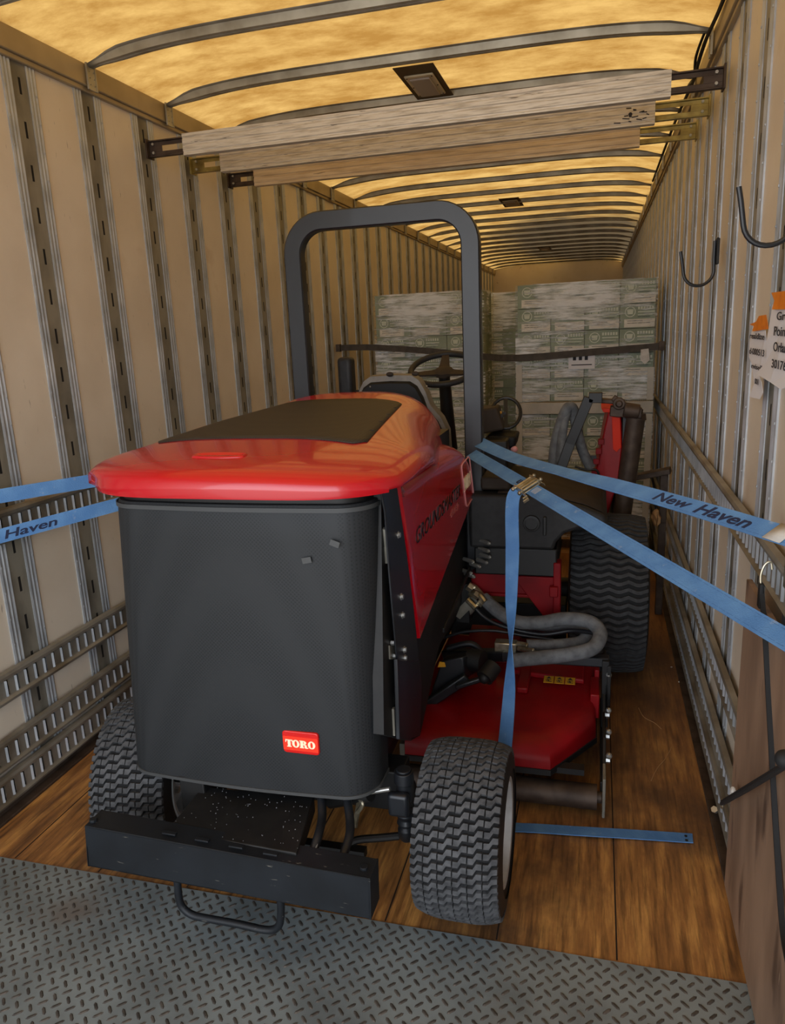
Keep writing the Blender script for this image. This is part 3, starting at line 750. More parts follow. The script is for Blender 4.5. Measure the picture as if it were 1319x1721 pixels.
tf = tyre(.885, 3.60, .385, .355, 'wave', rim_r=.185); tag(tf, 'big right front tyre with wavy tread bars')
tg = tyre(-.90, 3.62, .385, .355, 'wave', rim_r=.185)

# ---- grille
def rr_outline(xl, xr, yf, yb, rad, n=10):
    pts = [Vector((xl,yb,0))]
    pts += arc((xl+rad,yf+rad,0), rad, 180, 270, n, Vector((1,0,0)), Vector((0,1,0)))
    m = 8
    for i in range(1, m): 
        t = i/m; pts.append(Vector((xl+rad+(xr-xl-2*rad)*t, yf-.012*math.sin(PI*t), 0)))
    pts += arc((xr-rad,yf+rad,0), rad, 270, 360, n, Vector((1,0,0)), Vector((0,1,0)))
    pts.append(Vector((xr,yb,0))); return pts
rows = []
for (z, l, dy) in ((.408,.012,.012),(.412,-.0,.0),(.42,0,0),(.6,0,0),(.9,0,0),(1.15,0,0),(1.238,0,0),(1.248,.004,.004),(1.25,.02,.02)):
    k = (1.25-z)/.84
    rows.append([p+Vector((0,0,z)) for p in rr_outline(-.512-.040*k+l, .262-.022*k-l, 1.748-.02*k+dy, 1.89, .10)])
b = MB(); b.grid(rows); b.add([rows[-1][0],rows[-1][-1]]+[], []); b.add(rows[-1], [tuple(range(len(rows[-1])))]); b.add(rows[0], [tuple(range(len(rows[0])))])
gr = b.build('radiator_grille', ['grille'], MW, smooth=40)
b = MB(); o1 = rr_outline(-.552, .240, 1.728, 1.89, .10)
b.path([p+Vector((0,0,.412)) for p in o1], [(-.004,-.006),(.003,-.006),(.003,.004),(-.004,.004)]); b.build('bottom_trim', ['residue'], gr)
b = MB(); b.path([p+Vector((0,-.001,1.236)) for p in rr_outline(-.514,.264,1.746,1.89,.10)], [(-.002,-.006),(.002,-.006),(.002,.006),(-.002,.006)]); b.build('top_trim', ['residue'], gr)
rows = [[p+Vector((0,0,z)) for p in rr_outline(-.497,.248,1.765,2.0,.09)] for z in (1.248,1.30)]
b = MB(); b.grid(rows); b.build('rubber_seal', ['black'], MW)
# tape marks on the grille
b = MB(); 
for (u, v, a) in ((515,942,.2),(562,914,-.35)):
    p = at(u, v, 'y', 1.733); c_, s_ = math.cos(a), math.sin(a)
    b.prism([p+Vector((x*c_-z*s_,0,x*s_+z*c_)) for x, z in ((-.013,-.008),(.013,-.008),(.013,.008),(-.013,.008))], (0,.002,0))
b.split('tape_residue', ['residue'], gr, smooth=0)
# badge with serif letters
def ell(cx, cz, rx, rz, n=28): return [(cx+rx*math.cos(2*PI*i/n), cz+rz*math.sin(2*PI*i/n)) for i in range(n)]
def serif_word(b, P, d):
    """T O R O in a heavy serif face; P maps (x 0..4.1, z 0..1) to the surface, d is thickness"""
    def poly(pts): b.prism([P(x, z) for x, z in pts], d)
    def ring(cx, rx, rxi, rzi):
        o = ell(cx,.5,rx,.52); i_ = ell(cx,.5,rxi,rzi); n = len(o)
        vs = [P(*p) for p in o]+[P(*p) for p in i_]; vs2 = [v+Vector(d) for v in vs]
        b.add(vs+vs2, [(k,(k+1)%n,(k+1)%n+n,k+n) for k in range(n)]+[(k+2*n,k+3*n,(k+1)%n+3*n,(k+1)%n+2*n) for k in range(n)]+[(k,k+2*n,(k+1)%n+2*n,(k+1)%n) for k in range(n)]+[(k+n,(k+1)%n+n,(k+1)%n+3*n,k+3*n) for k in range(n)])
    poly([(0,1),(0,.62),(.07,.62),(.14,.86),(.30,.88),(.30,.12),(.18,.08),(.18,0),(.78,0),(.78,.08),(.66,.12),(.66,.88),(.82,.86),(.89,.62),(.96,.62),(.96,1)])
    ring(1.36,.48,.17,.40)
    poly([(1.86,1),(1.86,.92),(1.96,.88),(1.96,.12),(1.86,.08),(1.86,0),(2.42,0),(2.42,.08),(2.32,.12),(2.32,1)])
    n = 12; o = [(2.32+.44*math.sin(PI*i/n), .74+.26*math.cos(PI*i/n)) for i in range(n+1)]; i_ = [(2.32+.12*math.sin(PI*i/n), .74+.16*math.cos(PI*i/n)) for i in range(n+1)]
    for k in range(n): poly([o[k],o[k+1],i_[k+1],i_[k]])
    poly([(2.36,.54),(2.60,.50),(2.76,.40),(2.80,.16),(2.86,.08),(2.98,.10),(2.98,.02),(2.80,-.03),(2.58,0),(2.50,.12),(2.48,.36),(2.36,.42)])
    ring(3.42,.48,.17,.40)
pc = at(505, 1249, 'y', 1.722); bw, bh = .108, .068
def rrect(cx, cz, w_, h_, r_, n=5):
    out = []
    for (sx, sz, a0) in ((1,1,0),(-1,1,90),(-1,-1,180),(1,-1,270)):
        for i in range(n+1):
            a = math.radians(a0+90*i/n); out.append((cx+sx*(w_/2-r_)+r_*math.cos(a), cz+sz*(h_/2-r_)+r_*math.sin(a)))
    return out
bd = MB().prism([(x, pc.y, z) for x, z in rrect(pc.x, pc.z, bw, bh, .010)], (0,.012,0)).build('badge', ['badgered'], gr, bevel=.0025)
b = MB(); b.prism([(x, pc.y-.0012, z) for x, z in rrect(pc.x, pc.z-.003, bw*.96, bh*.62, .002)], (0,.002,0)); b.build('badge_band', ['badgebright'], gr, smooth=0)
b = MB(); serif_word(b, lambda x, z: Vector((pc.x-bw*.41+x*bw*.82/3.9, pc.y-.0026, pc.z-.0135+z*.0225)), (0,.0022,0)); b.build('badge_lettering', ['cream'], gr, smooth=0)

# ---- hood
XL = [(1.66,-.54),(1.70,-.59),(1.80,-.625),(1.9,-.622),(2.0,-.60),(2.4,-.60),(2.8,-.55),(3.0,-.50),(3.1,-.47)]
XR = [(1.66,.315),(1.70,.335),(1.8,.345),(2.0,.345),(2.2,.330),(2.4,.305),(2.6,.272),(2.8,.240),(3.0,.210),(3.1,.19)]
ZTOP = [(1.655,1.300),(1.66,1.325),(1.68,1.340),(1.72,1.350),(1.8,1.361),(2.0,1.378),(2.4,1.396),(2.8,1.408),(2.88,1.411),(2.95,1.424),(3.04,1.425),(3.08,1.40),(3.10,1.35)]
ZBR = [(1.66,1.288),(1.9,1.29),(2.05,1.285),(2.3,1.25),(2.7,1.20),(3.1,1.14)]
def hood_pt(th, y):
    """th runs 180 (left edge) .. 0 (right edge)"""
    xl, xr = interp(XL, y), interp(XR, y); xc = (xl+xr)/2; hw = (xr-xl)/2; c_ = math.cos(math.radians(th)); s_ = math.sin(math.radians(th))
    p = 3.6 if c_ < 0 else 2.8
    xn = math.copysign(abs(c_)**(2/p), c_); zn = max(0, s_)**(2/p); zb = 1.288 if c_ < 0 else 1.288+(interp(ZBR, y)-1.288)*min(1, abs(xn)*1.2)
    zt = interp(ZTOP, y)+.006*(1-xn*xn)
    cor = abs(xn)**5*.11*max(0, 1-(y-1.66)/.8)
    return Vector((xc+hw*xn, y+cor, zb+(zt-zb)*zn))
def hood_z(x, y):
    lo, hi = 0., 180.
    for _ in range(30):
        m_ = (lo+hi)/2
        if hood_pt(m_, y).x > x: lo = m_
        else: hi = m_
    return hood_pt(lo, y).z
ys = [1.655,1.656,1.66,1.667,1.68,1.70,1.73,1.77,1.82,1.9,2.0,2.1,2.2,2.35,2.5,2.65,2.8,2.9,2.97,3.03,3.07,3.09,3.10]
rows = []
N = 48
base = [hood_pt(180-180*i/N, 1.655) for i in range(N+1)]
rows.append([Vector((p.x*.97, p.y+.04, 1.290)) for p in base])
rows.append([Vector((p.x, p.y+.004, 1.283)) for p in base])
for y in ys: rows.append([hood_pt(180-180*i/N, y) for i in range(N+1)])
b = MB(); b.grid(rows); hood = b.build('hood', ['redpaint'], MW, smooth=60, solid=.004)
b = MB(); rows = []; m = 16; k = 24
for i in range(m+1):
    t = i/m; y = 2.0+.86*t; xa = -.508+.105*t; xb = .188-.105*t; r = []
    for j in range(k+1):
        q = j/k; x = xa+(xb-xa)*q; yy = y-.035*(q**6)*(1-t)
        # rounded corners
        e = abs(q-.5)*2; ce = max(0, (e-.88)/.12)**2*.05
        yy += ce*(1-t)-ce*t*.6
        r.append(Vector((x, yy, hood_z(x, yy)+.0035)))
    rows.append(r)
b.grid(rows); b.build('hood_screen', ['topscreen'], hood, smooth=60, solid=.003)
b = MB()
for j in range(4):                                # small tabs along the edges of the screen
    y = 2.18+j*.17; x = .188-.105*(y-2)/.86-.012; z = hood_z(x, y)+.006; b.bar((x-.022,y+.003,z),(x+.006,y,z),.003,.0015)
b.split('screen_tab', ['black'], hood)
hc = Vector((-.165,1.80,1.366)); rows = []
b = MB()
n = 28; zf = lambda x, y: hood_z(x, y)
def stad(sx, sy): 
    out = []
    for i in range(n):
        a = 2*PI*i/n; out.append((sx*max(-1,min(1,1.25*math.cos(a)))*1.0, sy*math.sin(a)))
    return out
for (f, g, h) in ((1.0,1.0,-.002),(.99,.97,.0035),(.95,.86,.0065),(.88,.62,.0045),(.82,.42,.0005)):
    rows.append([Vector((hc.x+x, hc.y+yy, zf(hc.x+x, hc.y+yy)+h)) for x, yy in stad(.078*f, .024*g)])
b.grid(rows, close=True); b.add(rows[-1], [tuple(range(n))])
tag(b.build('hood_grip', ['redpaint'], hood, smooth=50), 'shallow oval finger grip moulded in the hood')

# ---- side panel with its bulge
SZL = [(1.975,1.27),(2.14,.735),(2.142,.725),(3.08,.965)]
SZT = [(1.975,1.292),(2.3,1.287),(2.6,1.275),(2.8,1.255),(2.95,1.225),(3.02,1.195),(3.06,1.16),(3.08,1.10)]
def side_x(y): return .286+.026*min(1,max(0,(y-1.97)/1.1))
ys = [1.975,2.0,2.04,2.08,2.12,2.14,2.142,2.25,2.4,2.55,2.7,2.8,2.9,2.96,3.0,3.03,3.05,3.07,3.08]
rows = []
for y in ys:
    zl, zt = interp(SZL, y), interp(SZT, y); X = side_x(y); h = zt-zl; r = [Vector((X-.012,y,zl-.002)), Vector((X,y,zl))]
    f = min(1, h/.12)
    for k in range(1, 7): r.append(Vector((X+.002, y, zl+(h-.085*f)*k/6)))
    for k in range(1, 9):
        a = math.radians(90*k/8); r.append(Vector((X-.13+.132*math.cos(a), y, zt-.085*f+.085*f*math.sin(a))))
    r.append(Vector((X-.24, y, zt+.02)))
    rows.append(r)
b = MB(); b.grid(rows)
r = rows[-1]; b.grid([r, [Vector((p.x-.03, p.y+.012, p.z-.006)) for p in r], [Vector((p.x*.3, p.y+.012, p.z-.03)) for p in r]])
sp_ = b.build('side_panel', ['redpaint'], MW, smooth=60)
def side_text(body, y0, y1, z0, h, m_, shear=.25, bold=0., d=.0016, nm='side_lettering', sc=1.):
    vs, fs = text_mesh(body, shear=shear, bold=bold); b = MB()
    b.add([Vector((side_x(y0+v.x*(y1-y0))+.0022+(d if v.z > 0 else 0), y0+v.x*(y1-y0), z0+v.y*h)) for v in vs], fs)
    return b.build(nm, [m_], sp_, smooth=0)
g0, g1 = at(699,925,'x',.291), at(772,826,'x',.306)
side_text('GROUNDSMASTER', g0.y, g1.y, (g0.z+g1.z)/2, .050, 'darktext', .3, 0.)
g0, g1 = at(757,874,'x',.304), at(771,853,'x',.308)
side_text('4500-D', g0.y, g1.y, (g0.z+g1.z)/2, .030, 'greytext', .2)
bc = [(p.y, p.z) for p in (at(774,782,'x',.308), at(787,766,'x',.311), at(794,834,'x',.311), at(782,853,'x',.308))]
b = MB(); pts = []
for i, (y, z) in enumerate(bc):
    (yp, zp), (yn, zn) = bc[i-1], bc[(i+1) % 4]
    p = Vector((0,y,z)); a = (Vector((0,yp,zp))-p).normalized()*.025; c_ = (Vector((0,yn,zn))-p).normalized()*.025
    for t in (0,.25,.5,.75,1): q = (p+a)*(1-t)**2+p*2*t*(1-t)+(p+c_)*t*t; pts.append(Vector((side_x(q.y)+.004, q.y, q.z)))
b.tube(pts, .0028, 6, closed=True); b.build('side_badge_outline', ['pinkline'], sp_)
sb0, sb1 = at(778,828,'x',.308), at(791,812,'x',.311)
b = MB(); serif_word(b, lambda x, z: Vector((side_x(2.9)+.004, sb0.y+x*(sb1.y-sb0.y)/3.95, sb0.z+(sb1.z-sb0.z)*x/3.95+z*.058)), (.0015,0,0)); b.build('side_badge_lettering', ['cream'], sp_, smooth=0)

# ---- hinge strip between grille and side panel
def yz(poly, X): return [at(u, v, 'x', X) for u, v in poly]
b = MB(); b.prism(yz([(638,812),(661,803),(668,822),(683,925),(694,1010),(700,1065),(704,1110),(697,1112),(668,1110),(655,960),(648,860)], .288), (-.006,0,0))
st = b.build('side_bracket', ['blackpaint'], MW, bevel=.002)
b = MB(); b.prism(yz([(672,1108),(705,1110),(709,1150),(706,1235),(680,1245),(672,1180)], .286), (-.004,0,0)); b.prism(yz([(668,1108),(682,1110),(692,1245),(672,1243)], .292), (-.012,0,0)); b.split('lower_bracket', ['blackpaint'], MW, bevel=.002)
b = MB()
for (u, v) in ((669,899),(674,1003),(676,1034),(679,1092),(680,1106)):
    p = at(u, v, 'x', .288); b.cyl(p, p+Vector((.007,0,0)), .0075, n=6); b.cyl(p, p+Vector((.0015,0,0)), .011, n=12)
b.split('bolt', ['bolt'], st)
b = MB()
for (u, v) in ((657,1080),(660,1102),(664,1100)):
    p = at(u, v, 'x', .270); b.cyl(p, p+Vector((.010,0,0)), .0075, n=6)
b.split('latch_bolt', ['bolt'], gr)
b = MB(); p0 = at(647,888,'x',.274); p1 = at(650,918,'x',.274); p2 = at(652,945,'x',.274); b.cyl(p0,p1,.008); b.cyl(p1,p2,.010); b.prism(yz([(655,1085),(668,1085),(670,1108),(656,1108)],.272),(-.01,0,0))
b.build('hinge', ['galv_dark'], gr)
b = MB(); 
for (u0,v0,u1,v1) in ((661,1190,663,1235),(666,1170,668,1215),(673,1175,675,1240)): b.bar(at(u0,v0,'x',.272), at(u1,v1,'x',.272), .006, .012)
b.split('lower_hinge', ['galv_dark'], gr)
# ---- chassis, engine bay
b = MB(); b.prism(yz([(640,820),(700,1065),(797,832),(801,905),(786,985),(765,1040),(738,1085),(716,1190),(706,1236),(690,1245),(645,1235)], .268), (-.03,0,0)); b.build('chassis_side', ['blackdark'], MW)
MB().box((-.48,1.89,.44),(.225,3.05,1.27)).build('engine_bay', ['black'], MW, smooth=0)
b = MB(); b.box((-.36,1.72,.30),(-.28,3.6,.42)); b.box((.10,1.98,.30),(.18,3.6,.42)); b.box((-.36,3.3,.30),(.18,3.5,.46)); b.split('chassis_rail', ['blackdark'], MW, bevel=.004)
# ---- bumper and tow handle
tl_, tr_, bl_, br_ = at(142,1388,'y',1.5), at(622,1477,'y',1.5), at(147,1456,'y',1.5), at(624,1546,'y',1.5)
D = Vector((0,.075,0)); b = MB()
def slab(a, c, d, e, th): n = (c-a).cross(d-a).normalized()*th; b.prism([a,c,d,e], n)
b.prism([bl_,br_,tr_,tl_], (0,.007,0)); b.prism([tl_,tr_,tr_+D,tl_+D], (0,0,-.007)); b.prism([bl_,br_,br_+D,bl_+D], (0,0,.007))
bp_ = b.build('bumper', ['black_worn'], MW, bevel=.003)
b = MB(); b.prism([br_,br_+D,tr_+D,tr_], (-.006,0,0)); b.prism([bl_,bl_+D,tl_+D,tl_], (.006,0,0)); b.split('end_plate', ['black_worn'], bp_, bevel=.001)
b = MB()
for (u, v) in ((612,1460),(157,1380)): p = at(u, v, 'z', tr_.z if u > 300 else tl_.z); b.cyl(p, p+Vector((0,0,.008)), .011, n=8)
for (u, v) in ((285,1400),(340,1411),(397,1422),(455,1434)): p = at(u, v, 'z', .383); b.bar(p+Vector((-.02,0,0)), p+Vector((.02,0,-.001)), .012, .005)
b.split('weld', ['black_worn'], bp_, bevel=.001)
hp = smooth_path([at(u, v, 'y', 1.52) for u, v in ((298,1478),(300,1505),(306,1524),(322,1537),(345,1543),(400,1553),(440,1562),(460,1562),(470,1552),(472,1530),(471,1505))], 6)
b = MB(); b.tube(hp, .0105, 12); b.build('tow_handle', ['black_worn'], bp_)
# ---- tray between bumper and grille
b = MB(); q = [at(u, v, 'z', .372) for u, v in ((340,1322),(528,1338),(498,1434),(280,1395))]; b.prism(q, (0,0,-.05)); b.build('rear_tray', ['blackdark'], MW, bevel=.003)
b = MB()
for _ in range(90):
    s_, t_ = random.random(), random.random(); p = q[0].lerp(q[1], s_).lerp(q[3].lerp(q[2], s_), t_); a_ = random.uniform(.0004,.0011); b.box((p.x-a_,p.y-a_,p.z),(p.x+a_,p.y+a_,p.z+.0012))
tag(b.build('grit', ['galv'], MW, smooth=0), kind='stuff')
b = MB(); b.tube(smooth_path([at(540,1338,'y',1.76),at(541,1375,'y',1.70),at(533,1410,'y',1.62),at(520,1445,'y',1.58)],8), .0125, 12)
b.tube(smooth_path([at(583,1340,'y',1.78),at(588,1380,'y',1.72),at(586,1410,'y',1.66),at(572,1450,'y',1.60)],8), .0125, 12)
hz = b.split('hydraulic_hose', ['hoseblack'], MW)[0]
b = MB(); b.tube([p+Vector((.006,-.0115,0)) for p in smooth_path([at(542,1350,'y',1.745),at(541,1375,'y',1.70),at(533,1410,'y',1.62),at(526,1430,'y',1.595)],8)], .0025, 6); b.build('hose_print', ['print'], hz)
# ---- rear axle, steering
b = MB(); b.cyl((-.62,1.94,.30),(.30,1.94,.30),.042); b.box((-.50,1.89,.27),(.28,1.99,.40)); ax = b.build('rear_axle', ['blackdark'], MW, bevel=.004)
b = MB()
for s, cx in ((1,.295),(-1,-.545)):
    cy = 1.86
    b.cyl((cx,cy,.395),(cx,cy,.43),.030,.028); b.cyl((cx,cy,.43),(cx,cy,.437),.022); b.cyl((cx,cy,.335),(cx,cy,.395),.024)
    b.lathe((cx,cy,.20),(0,0,1),[(0,.016),(.01,.024),(.04,.026),(.05,.018),(.06,.028),(.075,.022),(.09,.030),(.105,.018),(.115,.001)],16)
    b.cyl((cx,cy,.22),(cx+s*.05,cy+.06,.25),.028); b.box((cx-.014,cy-.012,.24),(cx+.014,cy+.06,.36))
b.split('steering_knuckle', ['blackpaint'], ax, bevel=.002)
b = MB(); p0 = Vector((.262,1.84,.36)); b.box((p0.x-.008,p0.y-.03,p0.z-.055),(p0.x+.055,p0.y+.0,p0.z+.02)); b.build('wheel_motor', ['blackpaint'], ax, bevel=.012, seg=3)
b = MB(); pa, pb = at(618,1332,'y',1.80), at(655,1326,'y',1.80); b.cyl(pa, pb, .0065); b.build('steering_rod', ['bolt'], ax)
b = MB(); b.cyl(at(555,1345,'y',1.84), at(622,1333,'y',1.81), .024); b.tube(smooth_path([at(575,1425,'y',1.80),at(600,1412,'y',1.82),at(640,1408,'y',1.84),at(670,1405,'y',1.86)],6), .012, 10)
b.box(tuple(at(505,1425,'y',1.78)-Vector((.05,.0,.01))), tuple(at(505,1425,'y',1.78)+Vector((.2,.03,.015)))); b.build('steering_cylinder', ['blackdark'], ax)
b = MB(); b.bar(at(604,1345,'y',1.80), at(596,1390,'y',1.78), .014, .008); b.tube(smooth_path([at(604,1342,'y',1.80),at(609,1352,'y',1.79),at(600,1366,'y',1.79)],5), .007, 8); b.build('hose_fitting', ['zinc'], ax, bevel=.001)
b = MB(); b.lathe((-.60,1.94,.266),(1,0,0),[(0,.10),(.03,.10),(.035,.05),(.08,.045),(.085,.0)],24); b.lathe((-.575,1.88,.33),(.3,-.4,.6),[(0,.02),(.02,.028),(.03,.02),(.045,.03),(.06,.02),(.07,.0)],14); b.split('hub', ['galv_dark'], ax)

# ---- roll bar
yR = 3.165; xl, xr, zt_ = -.455, .312, 2.14; R_ = .135
pts = [Vector((xl,yR,.95)), Vector((xl,yR,1.4))]+arc((xl+R_,yR,zt_-R_), R_, 180, 90, 10)+arc((xr-R_,yR,zt_-R_), R_, 90, 0, 10)+[Vector((xr,yR,1.2)), Vector((xr,yR,.62))]
w_, d_, c_ = .030, .038, .005
prof = [(-w_+c_,-d_),(w_-c_,-d_),(w_,-d_+c_),(w_,d_-c_),(w_-c_,d_),(-w_+c_,d_),(-w_,d_-c_),(-w_,-d_+c_)]
b = MB(); b.path(pts, [(y, x) for x, y in prof], up=(0,1,0)); rb = b.build('roll_bar', ['blackpaint'], MW, smooth=30)
b = MB(); b.box((.24,3.17,.60),(.35,3.20,1.0)); b.box((-.50,3.17,.60),(-.38,3.20,1.0)); b.split('mounting_plate', ['blackdark'], rb, bevel=.003)
b = MB()
for (u, v) in ((816,912),(815,925),(817,935),(812,944),(789,943),(786,962),(800,951),(791,968)):
    p = at(u, v, 'y', 3.03); b.cyl(p+Vector((-.03,.03,0)), p+Vector((.016,-.010,0)), .0085, n=6); b.ball(p+Vector((.018,-.012,0)), .006, 8)
b.split('mounting_bolt', ['bolt'], rb)

# ---- seat
def seat_outline(s, y): 
    pts = [(0,1.482),(.10,1.478),(.135,1.455),(.165,1.40),(.185,1.34),(.235,1.28),(.262,1.22),(.268,1.10),(.25,.98),(.20,.94),(0,.93)]
    cx = -.105; pr = [(cx+x*s, z) for x, z in pts]; pl_ = [(cx-x*s, z) for x, z in reversed(pts[1:-1])]
    return pr+pl_
def seat_ring(f, y, dz=0): 
    o = seat_outline(1, y); cx, cz = -.105, 1.21
    return [Vector((cx+(x-cx)*f, y+.25*(1.48-z)*0, cz+(z-cz)*f+dz)) for x, z in o]
b = MB(); rows = [seat_ring(f, y) for f, y in ((.90,3.365),(.985,3.37),(1.0,3.40),(1.0,3.44),(.96,3.48),(.80,3.50))]; b.grid(rows, close=True); b.add(rows[-1], [tuple(range(len(rows[-1])))]); b.add(rows[0], [tuple(range(len(rows[0])))])
st_ = b.build('seat', ['seatgrey'], MW, smooth=60)
b = MB(); rows = [seat_ring(f, y, -.012) for f, y in ((.935,3.37),(.93,3.345),(.90,3.335),(.6,3.325))]; b.grid(rows, close=True); b.add(rows[-1], [tuple(range(len(rows[-1])))]); b.build('back_shell', ['seatblack'], st_, smooth=40)
b = MB(); 
for u, v in ((655,629),(698,628)): p = at(u, v, 'y', 3.36); b.ball(p, .018, 14, (1,.7,.62))
b.split('seat_knob', ['plasticbrown'], st_)
b = MB()
for u, v in ((622,650),(717,649)): p = at(u, v, 'y', 3.333); b.ball(p, .004, 8)
b.split('shell_screw', ['bolt'], st_)
MB().box((-.33,3.45,.86),(.12,3.95,.99)).build('seat_cushion', ['seatgrey'], st_, bevel=.03, seg=3)
b = MB(); pa = at(581,600,'y',3.5); b.box((pa.x-.036,3.46,1.34),(pa.x+.036,3.54,pa.z)); b.build('armrest', ['plastic'], st_, bevel=.02, seg=4)
b = MB(); b.bar(at(592,658,'y',3.5), at(625,657,'y',3.47), .012, .012); b.build('armrest_pivot', ['black'], st_)

# ---- steering wheel
wc = at(745, 620, 'y', 3.95)+Vector((0,0,0)); tilt = math.radians(24)
sw_n = Vector((0,-math.sin(tilt),math.cos(tilt))); ay = Vector((0,math.cos(tilt),math.sin(tilt)))
sw = MB().tube(arc(wc, .175, 0, 350, 35, Vector((1,0,0)), ay)[:-0 or None], .016, 12, closed=True).build('steering_wheel', ['plastic'], MW)
b = MB()
for a in (200, 340, 95):
    e = Vector((math.cos(math.radians(a)),0,0))+ay*math.sin(math.radians(a)); b.path([wc-sw_n*.018, wc+e*.06-sw_n*.014, wc+e*.165], [(-.030,-.007),(.030,-.007),(.030,.007),(-.030,.007)], up=sw_n, scale=[1.2,.9,.6])
b.lathe(wc-sw_n*.03, sw_n, [(0,.03),(.0,.05),(.022,.05),(.03,.035),(.032,0)], 20); b.build('spoke', ['plasticbrown'], sw)
b = MB(); b.cyl(wc-sw_n*.03, wc-sw_n*.03+Vector((0,.12,-.42)), .030, .042); b.build('steering_column', ['black'], MW)
# ---- console by the seat
b = MB(); b.hexa([at(u, v, 'y', y) for (u, v, y) in ((790,735,3.55),(848,722,3.55),(848,712,3.85),(795,716,3.85),(790,690,3.55),(835,684,3.55),(840,679,3.85),(795,683,3.85))])
cn = b.build('control_console', ['plasticbrown'], MW, bevel=.012, seg=3)
b = MB(); cc = at(850,694,'y',3.72); n_ = Vector((.1,-.86,.5)).normalized(); aa = Vector((1,.1,.0)).normalized(); bb = n_.cross(aa)
b.tube([cc+aa*.072*math.cos(2*PI*i/28)+bb*.082*math.sin(2*PI*i/28) for i in range(28)], .009, 8, closed=True); b.bar(cc-bb*.075, cc+bb*.075, .018, .012); b.bar(cc-aa*.065, cc+aa*.0, .03, .012)
b.cyl(cc-bb*.08-n_*.0, at(852,738,'y',3.78), .022); b.build('console_wheel', ['black'], cn)
b = MB(); p = at(838,695,'y',3.66); b.box((p.x-.012,p.y-.01,p.z-.012),(p.x+.014,p.y+.01,p.z+.010)); b.build('warning_sticker', ['yellow'], cn)
b = MB(); b.bar(at(806,722,'y',3.6), at(846,697,'y',3.6), .02, .02); b.build('lever', ['plastic'], cn, bevel=.004)
b = MB(); p = at(850,740,'y',3.6); b.hexa([Vector((p.x-.07,p.y-.05,p.z-.035)),Vector((p.x+.045,p.y-.05,p.z-.035)),Vector((p.x+.045,p.y+.1,p.z-.03)),Vector((p.x-.07,p.y+.1,p.z-.03)),Vector((p.x-.08,p.y-.05,p.z+.03)),Vector((p.x+.055,p.y-.05,p.z+.025)),Vector((p.x+.06,p.y+.1,p.z+.035)),Vector((p.x-.08,p.y+.1,p.z+.04))]); b.build('console_armrest', ['seatblack'], cn, bevel=.014, seg=3)
b = MB(); p = at(864,755,'y',3.56); b.ball(p, .018, 12, (1,1,.9)); b.build('knob', ['pinkline'], cn)
MB().box((.30,3.45,.95),(.42,3.80,1.16)).build('console_base', ['black'], MW, bevel=.01)
# ---- tank / fender
fp = [(.30,.755),(.655,.755),(.665,.79),(.70,.83),(.76,.852),(.862,.858),(.872,.885),(.85,.915),(.78,.945),(.62,.985),(.30,.99)]
b = MB(); b.prism([(x,3.05,z) for x, z in fp], (0,.70,0)); fd = b.build('fender', ['plastic'], MW, bevel=.02, seg=3)
b = MB(); top = [(.62,.986),(.78,.946),(.85,.916)]
b.grid([[Vector((x,y,z+.003)) for (x,z) in [(.42,.99)]+top] for y in (3.08,3.3,3.7)]); b.build('fender_top', ['plasticbrown'], fd, solid=.004)  # thin brown sheet over the top of the grey fender
MB().box((.32,3.06,.635),(.668,3.5,.757)).build('battery_box', ['black'], MW, bevel=.006)
c0 = at(893,880,'y',3.045); b = MB(); b.lathe(c0, (0,-1,0), [(-.01,.036),(.0,.036),(.006,.034),(.007,.026),(.003,.025),(.003,0)], 28); b.bar(c0+Vector((-.006,-.004,-.018)), c0+Vector((.008,-.004,.018)), .004, .004); b.build('fuel_cap', ['black'], fd)
b = MB(); p = at(915,880,'y',3.045); b.box((p.x-.006,3.035,p.z-.05),(p.x+.008,3.05,p.z+.03)); b.build('latch', ['black'], fd, bevel=.003)
b = MB(); b.box((.345,3.10,1.0),(.47,3.3,1.055)); b.build('step_block', ['plasticbrown'], MW, bevel=.01)
# ---- red cross frame
b = MB(); b.box((.30,3.08,.545),(.66,3.14,.632)); b.box((.30,3.075,.53),(.66,3.20,.545)); b.prism([(.48,3.07,.63),(.66,3.07,.63),(.68,3.07,.44),(.62,3.07,.44)], (0,.02,0)); b.box((.655,3.05,.40),(.685,3.12,.70)); b.box((.64,3.03,.555),(.675,3.06,.60)); b.build('cross_frame', ['redframe'], MW, bevel=.004)
b = MB(); b.box((.15,3.35,.22),(.70,3.48,.40)); b.cyl((.55,3.6,.39),(.75,3.6,.39),.06); b.build('front_axle', ['blackdark'], MW, bevel=.006)

# ---- right mowing deck
bo = [(.16,2.372),(.685,2.372),(.838,2.62),(.832,3.28),(.16,3.28)]; mo_ = [(.16,2.372),(.685,2.372),(.838,2.62),(.832,3.28),(.16,3.28)]
def ring(o, z, ins): 
    cx, cy = .45, 2.95
    return [Vector((x if x < .2 else x-ins*(.55 if x > .65 else 0), y+(ins if y < 2.5 else (ins*.7 if y < 2.8 else 0)), z)) for x, y in o]
b = MB(); prof = [(.150,.0),(.185,.0),(.215,.006),(.235,.022),(.247,.05),(.250,.085)]
rows = [ring(bo, z, i_) for z, i_ in prof]; b.grid(rows, close=True); b.add(rows[-1], [tuple(range(5))]); b.add(rows[0], [tuple(range(5))])
dk = b.build('mowing_deck', ['reddeck'], MW, smooth=50)
b = MB(); b.prism([(.50,2.90,.250),(.79,2.86,.250),(.79,3.24,.250),(.50,3.24,.250)], (0,0,.022)); b.box((.53,2.74,.25),(.575,3.0,.275)); b.box((.36,3.0,.25),(.5,3.25,.262)); b.build('deck_plate', ['reddeck'], dk, bevel=.008)
